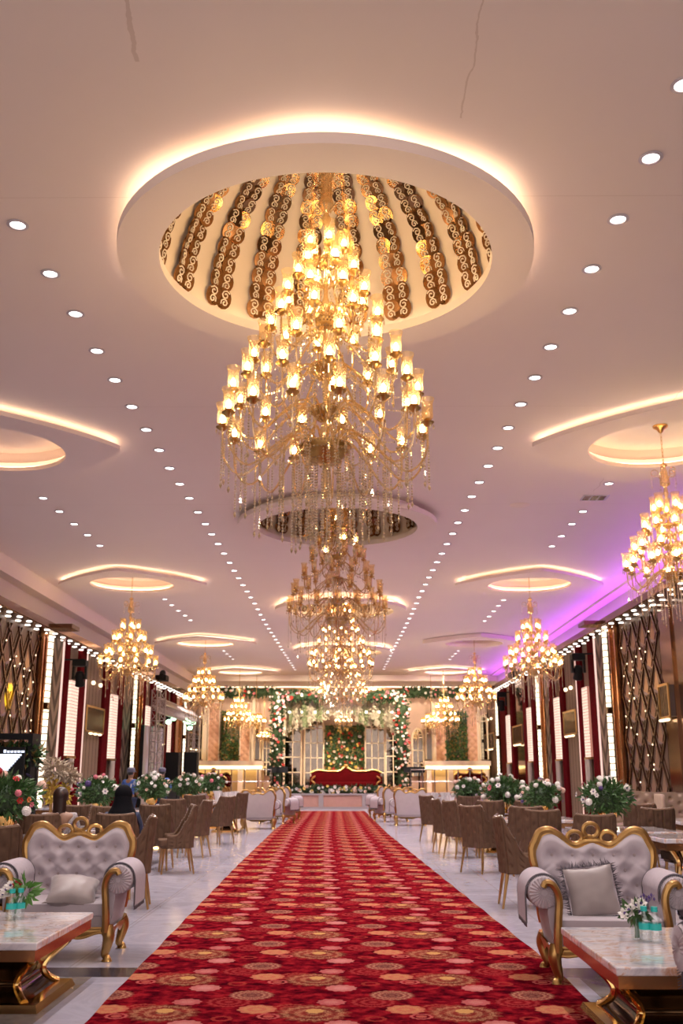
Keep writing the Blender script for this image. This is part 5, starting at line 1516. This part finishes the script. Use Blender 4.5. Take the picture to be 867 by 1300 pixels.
# mirror windows
def arched(x0, x1, yt, yb, label, cols_, rows_, yy=YW+.05):
    a_ = S(x0, yb, yy); b_ = S(x1, yt, yy); w, h = (b_.x-a_.x)/2, b_.z-a_.z; r_ = w/1.0
    t = empty('arched_window', ((a_.x+b_.x)/2, yy, a_.z)); tag(t, label, 'arched window', 'arched mirror windows of the stage')
    hs = h-r_*1.6
    out = [(-w,0),(-w,hs)]+[(-w+w*2*q/12 if 0 else -w*cos(q/12*pi), hs+1.6*r_*sin(q/12*pi)**1.3) for q in range(1, 12)]+[(w,hs),(w,0)]
    m = MB(); n = len(out); m.add([(x,0.02,z) for x, z in out], [tuple(range(n))]); m.build('pane', 'mirror_glass', t, smooth=False)
    m = MB(); m.tube([(x,-.02,z) for x, z in out], .05, 5)
    for c_ in range(1, cols_):
        x = -w+2*w*c_/cols_; top_ = hs+1.6*r_*max(0, 1-(x/w)**2)**.65; m.box(x-.02,x+.02,-.05,0,0,top_)
    for q in range(1, rows_): z = hs*q/(rows_-1) if rows_ > 1 else 0; m.box(-w,w,-.05,0,z-.02,z+.02)
    for c_ in range(cols_):
        x0_, x1_ = -w+2*w*c_/cols_, -w+2*w*(c_+1)/cols_; hw_ = (x1_-x0_)/2
        m.tube([((x0_+x1_)/2-hw_*cos(q/8*pi), -.03, hs*.98+hw_*1.4*sin(q/8*pi)) for q in range(9)], .018, 4)
    m.build('window_frame', 'window_cream', t, smooth=False); return t
arched(360, 383, 905, 1000, 'arched mirror window closest to the flowered column, speakers side', 2, 5)
arched(386, 411, 905, 1000, 'arched mirror window touching the green leaf wall, speakers side', 3, 5)
arched(464, 488, 905, 1000, 'arched mirror window touching the green leaf wall, purple side', 3, 5)
arched(490, 508, 905, 1000, 'arched mirror window closest to the flowered column, purple side', 2, 5)
arched(333, 344, 925, 985, 'small arched window outside the flowered column, speakers side', 2, 4)
arched(524, 537, 925, 985, 'small arched window outside the flowered column, purple side', 2, 4)
arched(322.5, 331, 908, 964, 'slim mirror window beside the quilt, speakers side', 1, 2)
arched(541, 549.5, 908, 964, 'slim mirror window beside the quilt, purple side', 1, 2)
arched(252, 258.5, 908, 964, 'slim mirror window by the wall corner, speakers side', 1, 2)
arched(610.5, 618, 908, 964, 'slim mirror window by the wall corner, purple side', 1, 2)
# garlands of the stage
for (px, lab, sd) in ((351,'tall flowered garland column on the speakers side of the stage',41),(511,'tall flowered garland column on the purple side of the stage',42)):
    p_ = S(px, 1000, 46.3); zt = S(px, 885, 46.3).z; garland(p_.x, 0, 46.3, ZS, .30, lab, sd, 1.0, zt-ZS, 80, ('white','pink','red','blush','white'))
a_ = S(347, 884, 46.3); b_ = S(515, 884, 46.3)
garland(a_.x, b_.x, 46.3, a_.z, .25, 'flowered garland beam across the middle of the stage', 43, 1.0, None, 90, ('red','white','pink','blush'))
a_ = S(283, 879, 48.2); b_ = S(350, 879, 48.2); garland(a_.x, b_.x, 48.2, a_.z, .20, 'dark leafy garland high above the speakers half of the stage', 44, 1.0, None, 20)
a_ = S(512, 879, 48.2); b_ = S(600, 879, 48.2); garland(a_.x, b_.x, 48.2, a_.z, .20, 'dark leafy garland high above the purple half of the stage', 45, 1.0, None, 20)
# hanging canopy of pale flowers
a_ = S(360, 893, 47.3); b_ = S(505, 893, 47.3)
t = empty('hanging_flower_canopy', (a_.x, 47.3, a_.z)); tag(t, 'wide canopy of pale wisteria and ferns hanging over the stage', 'flower canopy')
rnd = random.Random(50); W_ = b_.x-a_.x
m = MB(); m.box(0,W_,-.5,.7,.18,.22); m.build('hanging_grid', 'cream_paint', t, smooth=False)
for k in range(84):
    u = (k+.5)/84*W_; m = MB(); L = .55+.85*abs(2*u/W_-1)**1.2*1.0+rnd.uniform(-.15,.3); y_ = rnd.uniform(-.5,.6)
    pale = rnd.random() < .74
    for q in range(int(L*85)):
        z = -rnd.random()*L; r__ = .10*(1+z/L*.6)+.02; p_ = Vector((u+rnd.uniform(-r__,r__), y_+rnd.uniform(-r__,r__), .2+z)); d = Vector((rnd.uniform(-1,1), rnd.uniform(-1,.4), -1.0)).normalized(); sd = d.orthogonal().normalized(); l = rnd.uniform(.07,.15)
        m.add([p_, p_+d*l*.5+sd*l*.35, p_+d*l, p_+d*l*.5-sd*l*.35], [(0,1,2,3)])
    m.build('hanging_cluster', 'wisteria' if pale else 'leaf_pale', t, smooth=False)
for k in range(9):
    m = MB(); m.ball((W_*(k+.5)/9, -.3, -.42), .05); m.build('spot_bulb', 'sparkle', t)
# glowing mantels
for (x0, x1, lab) in ((240, 335, 'wide glowing cream mantel on the speakers side of the stage'), (538, 622, 'wide glowing cream mantel on the purple side of the stage')):
    y = 48.0; a_ = S(x0, 972, y); b_ = S(x1, 965, y); t = empty('lit_mantel', (a_.x, y, ZS)); tag(t, lab, 'mantel', 'glowing mantels of the stage'); W_ = b_.x-a_.x; h = S(x0, 966, y).z-ZS
    MB().box(0,W_,-.3,.15,h-.22,h).build('mantel_shelf', 'cream_paint', t, smooth=False)
    MB().box(.08,W_-.08,-.28,.1,h-.36,h-.22).build('glow_strip', 'mantel_glow', t, smooth=False)
    for q in (.12, W_*.36, W_*.66, W_-.32):
        MB().box(q,q+.22,-.2,.1,0,h-.3).build('mantel_pier', 'cream_paint', t, smooth=False)
    MB().box(0,W_,.1,.18,0,h-.3).build('back_panel', 'mantel_back', t, smooth=False)
# railings
for (x0, x1, sdn) in ((243, 344, 'speakers'), (522, 612, 'purple')):
    y = YF+.6; a_ = S(x0, 1000, y); b_ = S(x1, 1000, y); zt = S(x0, 977, y).z; t = empty('stage_railing', (a_.x, y, ZS)); tag(t, 'thin chrome stage railing on the '+sdn+' side', 'railing'); W_ = b_.x-a_.x
    m = MB()
    for zz in (zt-ZS, (zt-ZS)*.5): m.tube([(0,0,zz),(W_,0,zz)], .022, 6)
    m.build('rail_bars', 'chrome', t)
    for k in range(7): MB().tube([(W_*k/6,0,0),(W_*k/6,0,zt-ZS)], .026, 6).build('post', 'chrome', t)
# stage monitors
for (px, lab) in ((347,'black stage monitor before the flowered column, speakers side'),(358,'second black stage monitor before the flowered column, speakers side'),(520,'black stage monitor before the flowered column, purple side'),(532,'second black stage monitor before the flowered column, purple side')):
    y = 45.2; p_ = S(px, 981, y); t = empty('stage_monitor', (p_.x, y, ZS)); tag(t, lab, 'speaker'); hh = p_.z-ZS
    MB().add([(-.25,-.15,hh),(.25,-.15,hh),(.25,.2,hh),(-.25,.2,hh),(-.25,0,hh+.25),(.25,0,hh+.25),(.25,.2,hh+.25),(-.25,.2,hh+.25)], [(0,3,2,1),(4,5,6,7),(0,1,5,4),(1,2,6,5),(2,3,7,6),(3,0,4,7)]).build('cabinet', 'black', t, smooth=False)
    MB().tube([(0,0,0),(0,0,hh)], .03, 7).build('stand', 'black', t)

# ------------------------------------------------------------------ sound and light kit on the speakers side
for i, (x0, x1, y) in enumerate(((210, 227, 38.5), (233, 250.5, 41.0))):
    a_ = S(x0, 955, y); b_ = S(x1, 955, y); t = empty('speaker_stack', ((a_.x+b_.x)/2, y, 0)); tag(t, 'tall black loudspeaker stack, '+('first past the two men in blue' if i == 0 else 'closest to the stage mantel'), 'speaker', 'black speaker stacks')
    w = (b_.x-a_.x)/2; h = a_.z
    MB().box(-w,w,0,.6,0,h*.48).build('subwoofer', 'black', t, smooth=False); MB().box(-w*.97,w*.97,.03,.55,h*.49,h).build('top_cabinet', 'black', t, smooth=False)
    MB().box(-w*.85,w*.85,-.01,.02,h*.05,h*.44).build('speaker_grille', 'grille_metal2', t, smooth=False)
def truss(m, a_, b_, w=.15):
    a_, b_ = Vector(a_), Vector(b_); d = (b_-a_).normalized(); u = d.orthogonal().normalized(); v = d.cross(u); L = (b_-a_).length
    cs = [u*w+v*w, u*w-v*w, -u*w-v*w, -u*w+v*w]
    for c_ in cs: m.tube([a_+c_, b_+c_], .025, 6)
    n = max(1, int(L/(w*2)))
    for k in range(n):
        for q in range(4):
            p0_, p1_ = cs[q], cs[(q+1) % 4]
            m.tube([a_+p0_+d*L*k/n, a_+p1_+d*L*(k+1)/n], .012, 4); m.tube([a_+p0_+d*L*k/n, a_+p1_+d*L*k/n], .012, 4)
    return m
p0_ = S(201, 895, 33.5); p1_ = S(247, 912, 42.0)
t = empty('lighting_truss', (p0_.x, p0_.y, 0)); tag(t, 'grey metal lighting truss over the black speakers', 'truss')
o0 = Vector((p0_.x, p0_.y, 0))
truss(MB(), Vector((0,0,p0_.z)), Vector((p1_.x-p0_.x, p1_.y-p0_.y, p1_.z)), .17).build('top_beam', 'truss_metal', t)
truss(MB(), (0,0,0.1), (0,0,p0_.z+.5), .16).build('upright', 'truss_metal', t)
truss(MB(), (p1_.x-p0_.x,p1_.y-p0_.y,0.1), (p1_.x-p0_.x,p1_.y-p0_.y,p1_.z+.2), .16).build('upright', 'truss_metal', t)
for i, (px, py) in enumerate(((213.5,918),(220,913.5),(235,916),(239,918.5),(245,919.5),(240.5,925.5))):
    y = 34.5+(px-201)/46*8.0; p_ = S(px, py, y); t = empty('stage_light', (p_.x, y, p_.z+.1)); tag(t, ordinal(i)+' green-lit spot lamp under the truss, counted towards the stage', 'stage light', 'spot lamps under the truss')
    t.rotation_euler = (RAD(-50), 0, RAD(20))
    MB().lathe([(.001,.28),(.07,.28),(.10,.1),(.115,-.1),(.105,-.1)], 14).build('lamp_can', 'black', t)
    MB().lathe([(.001,-.085),(.105,-.085)], 14).build('lens', 'green_lens', t, smooth=False)
    MB().tube([(-.13,0,0),(-.13,0,.30),(.13,0,.30),(.13,0,0)], .012, 5).build('yoke', 'black', t)
# LED walls
for i, (x0, x1, y0_, y1_, ya, yb, lab) in enumerate(((183.5, 193, 920, 992, 33.8, 35.6, 'narrow LED wall with a green streak near the truss upright'), (193.5, 207, 922, 992, 35.7, 37.6, 'second LED wall with a mauve picture near the truss upright'))):
    a_ = S(x0, y0_, ya); b_ = S(x1, y0_, yb); t = empty('led_wall', (a_.x, ya, .35)); tag(t, lab, 'LED wall')
    d = Vector((b_.x-a_.x, yb-ya, 0)); nrm = Vector((d.y, -d.x, 0)).normalized()*.12; H_ = a_.z-.35
    vs = [Vector((0,0,0)), d, d-nrm, -nrm]; vs = [tuple(q) for q in vs]+[(q[0],q[1],H_) for q in vs]
    MB().add(vs, [(0,3,2,1),(4,5,6,7),(1,2,6,5),(2,3,7,6),(3,0,4,7)]).build('screen_case', 'black', t, smooth=False)
    MB().add([vs[0], vs[1], vs[5], vs[4]], [(0,1,2,3)]).build('screen', 'led_wall', t, smooth=False)
    MB().box(0,.3,0,.3,-.35,0).build('foot', 'black', t, smooth=False)
# moving heads
def moving_head(px, py, x, label, s=1.0, lens='yellow_lens', bar=True):
    p_ = at(px, py, x=x); t = empty('moving_head_light', tuple(p_), 0, label, 'stage light', None, s); sg = 1 if x > 0 else -1
    MB().box(-.16,.16,-.13,.13,.22,.36).build('light_base', 'black', t, smooth=False)
    m = MB(); m.box(-.17,-.12,-.06,.06,-.08,.24); m.box(.12,.17,-.06,.06,-.08,.24); m.build('yoke', 'black', t, smooth=False)
    m = MB(); m.T = Matrix.Rotation(RAD(25), 4, 'X'); m.lathe([(.001,.15),(.08,.14),(.11,.05),(.10,-.06),(.12,-.18),(.10,-.2)], 14, (0,0,-.05)); h = m.build('light_head', 'black', t)
    m = MB(); m.T = Matrix.Rotation(RAD(25), 4, 'X'); m.lathe([(.001,-.245),(.095,-.245)], 14); m.build('lens', lens, h, smooth=False)
    if bar: MB().tube([(sg*.40,0,.38),(-.1*sg,0,.38)], .02, 6).build('wall_bracket', 'black', t)
    return t
moving_head(101, 858, XL+.55, 'black moving light with a yellow lens on a wall bracket above the striped panel', 1.1)
moving_head(734, 850, XR-.55, 'black moving light on a bracket above the striped panel of the purple-lit wall', 1.15, 'black_gloss')
moving_head(637, 893, XR-.5, 'small black moving light with yellow lens near the stage corner', 1.2)
for px, py, x, lab in ((653, 852, XR-.5, 'black spot on the ledge beaming white at the purple band'), (206, 856, XL+.5, 'black spot on the ledge beaming white above the black speakers')):
    p_ = at(px, py, x=x); t = empty('ledge_spot', tuple(p_)); tag(t, lab, 'stage light')
    MB().box(-.2,.2,-.3,.3,-.25,-.05).build('light_base', 'black', t, smooth=False); m = MB(); m.T = Matrix.Rotation(RAD(-60), 4, 'X'); m.lathe([(.001,-.2),(.1,-.18),(.12,.1),(.10,.18)], 12); m.build('light_head', 'black', t)
    m = MB(); m.T = Matrix.Rotation(RAD(-60), 4, 'X'); m.lathe([(.001,.16),(.10,.16)], 12); m.build('lens', 'screen_white', t, smooth=False)
p_ = at(79, 785, z=5.75); t = empty('ceiling_spot', (p_.x, p_.y, ZC)); tag(t, 'small bright spot lamp hanging from the ceiling edge, speakers side', 'spot lamp')
MB().tube([(0,0,0),(0,0,-.2)], .015, 6).build('stem', 'black', t); MB().lathe([(.001,-.36),(.06,-.36),(.07,-.22),(.001,-.2)], 12).build('lamp_can', 'black', t); MB().ball((0,0,-.37), .055).build('bulb', 'downlight_lens', t)

# DJ corner
def PL(px, py, y): return at(px, py, y=y)
y = 18.5
a_ = PL(-30, 931, y); b_ = PL(42, 931, y); t = empty('flower_booth', (a_.x, y, 0)); tag(t, 'dark booth frame dressed with leaves beside the lattice wall', 'booth'); W_ = b_.x-a_.x
m = MB().box(0,W_,0,.5,a_.z-.10,a_.z); m.build('top_beam', 'black', t, smooth=False)
for x_ in (0, W_-.08): MB().box(x_,x_+.08,0,.5,0,a_.z-.1).build('post', 'black', t, smooth=False)
MB().box(0,W_,.3,.36,.3,1.95).build('back_board', 'booth_dark', t, smooth=False)
m = MB(); rnd = random.Random(60)
for k in range(700):
    u = rnd.random(); m.m = rnd.choice((0,0,1,1,2)); leaves(m, rnd, 1, (W_*(.45+.55*u), .2, a_.z-.35-rnd.random()*.1), (.2,.25,.22), .13, .035, .2)
m.build('foliage', ['leaf_dark', 'leaf', 'leaf_gold'], t, smooth=False)
a_ = PL(-12, 957, 18.2); b_ = PL(27, 957, 18.2); z1 = PL(10, 981, 18.2).z; W_ = b_.x-a_.x
t = empty('led_sign', (a_.x, 18.2, z1)); tag(t, 'white stepped triangle LED sign on the booth', 'LED sign'); H_ = a_.z-z1
m = MB().box(-.05,W_+.05,.02,.08,-.05,H_+.12); m.build('sign_case', 'black', t, smooth=False)
m = MB(); n = 9
for k in range(n):
    q = (n-k)/n; m.box(W_/2-W_/2*q, W_/2+W_/2*q, -.0,.02, H_*(1-(k+1)/n), H_*(1-k/n)-.004)
m.build('lit_triangle', 'screen_white', t, smooth=False)
m = MB()
for k, (w_, h_) in enumerate(((.05,.05),(.05,.035),(.05,.035),(.05,.035),(.05,.035),(.07,.035))): m.box(W_*.42+k*.062, W_*.42+k*.062+w_*.8, -.0,.02,H_+.02,H_+.02+h_)
m.build('lettering', 'screen_white', t, smooth=False)
# gold floral figure-like stand near the speakers side wall
for i, (px, y, lab) in enumerate(((68, 17.5, 'tall yellow and cream dry flower stand behind the long-haired guest'), (86, 18.5, 'second dry flower stand behind the long-haired guest'))):
    p_ = S(px, 975, y); t = empty('dry_flower_stand', (p_.x, y, 0)); tag(t, lab, 'flower stand'); h = S(px, 968 if i == 0 else 976, y).z
    MB().lathe([(.001,0),(.14,0),(.13,.03),(.03,.06),(.025,h-.5),(.07,h-.42),(.06,h-.3)], 14).build('stand', 'gold', t)
    m = MB(); leaves(m, random.Random(70+i), 260, (0,0,h-.12), (.2,.18,.2), .09, .025, .2); m.build('dry_flowers', 'dry_flower', t, smooth=False)
    m = MB(); leaves(m, random.Random(80+i), 90, (0,-.05,h-.45), (.07,.06,.22), .1, .025, .2); m.build('yellow_leaves', 'yellow_leaf', t, smooth=False)
# yellow light thrown on the lattice
tgt = at(11, 884, x=XL+.05); sp = bpy.data.lights.new('yellow_spot', 'SPOT'); sp.energy = 2500; sp.color = (1., .85, .02); sp.spot_size = RAD(13); sp.spot_blend = .35; sp.shadow_soft_size = .02
o = bpy.data.objects.new('yellow_spot', sp); COL.objects.link(o); src = Vector((XL+2.3, tgt.y-.4, tgt.z-1.0)); o.location = src; o.rotation_mode = 'QUATERNION'; o.rotation_quaternion = (tgt-src).to_track_quat('-Z', 'Y')
for nme_, tx, src, colr, e_ in (('stage_fill_spot', (0, 49, 2.5), (0, 43.5, 5.6), (1., .80, .55), 950), ):  # added spots without fixtures, to brighten the stage backdrop
    for q in (-4.4, -1.5, 1.2, 4.0):
        sp = bpy.data.lights.new(nme_, 'SPOT'); sp.energy = e_; sp.color = colr; sp.spot_size = RAD(80); sp.spot_blend = .6; sp.shadow_soft_size = .06
        o = bpy.data.objects.new(nme_, sp); COL.objects.link(o); o.location = (q, src[1], src[2]); o.rotation_mode = 'QUATERNION'; o.rotation_quaternion = (Vector((q, 49, 2.3))-Vector((q, src[1], src[2]))).to_track_quat('-Z', 'Y')

# ------------------------------------------------------------------ world, rendering look
w = bpy.data.worlds.new('world'); sc.world = w; w.use_nodes = True
bg = w.node_tree.nodes['Background']; bg.inputs[0].default_value = (1., .84, .80, 1); bg.inputs[1].default_value = 1.15
vs_ = sc.view_settings; vs_.view_transform = 'Standard'; vs_.look = 'None'; vs_.gamma = 1; vs_.exposure = .26; vs_.use_curve_mapping = False
cy = sc.cycles
cy.use_light_tree = True; cy.max_bounces = 7; cy.diffuse_bounces = 4; cy.glossy_bounces = 4; cy.transmission_bounces = 4; cy.transparent_max_bounces = 24
cy.sample_clamp_indirect = 4.0; cy.sample_clamp_direct = 0; cy.caustics_reflective = False; cy.caustics_refractive = False
cy.use_denoising = True
try: cy.denoiser = 'OPENIMAGEDENOISE'; cy.denoising_prefilter = 'ACCURATE'
except Exception: pass
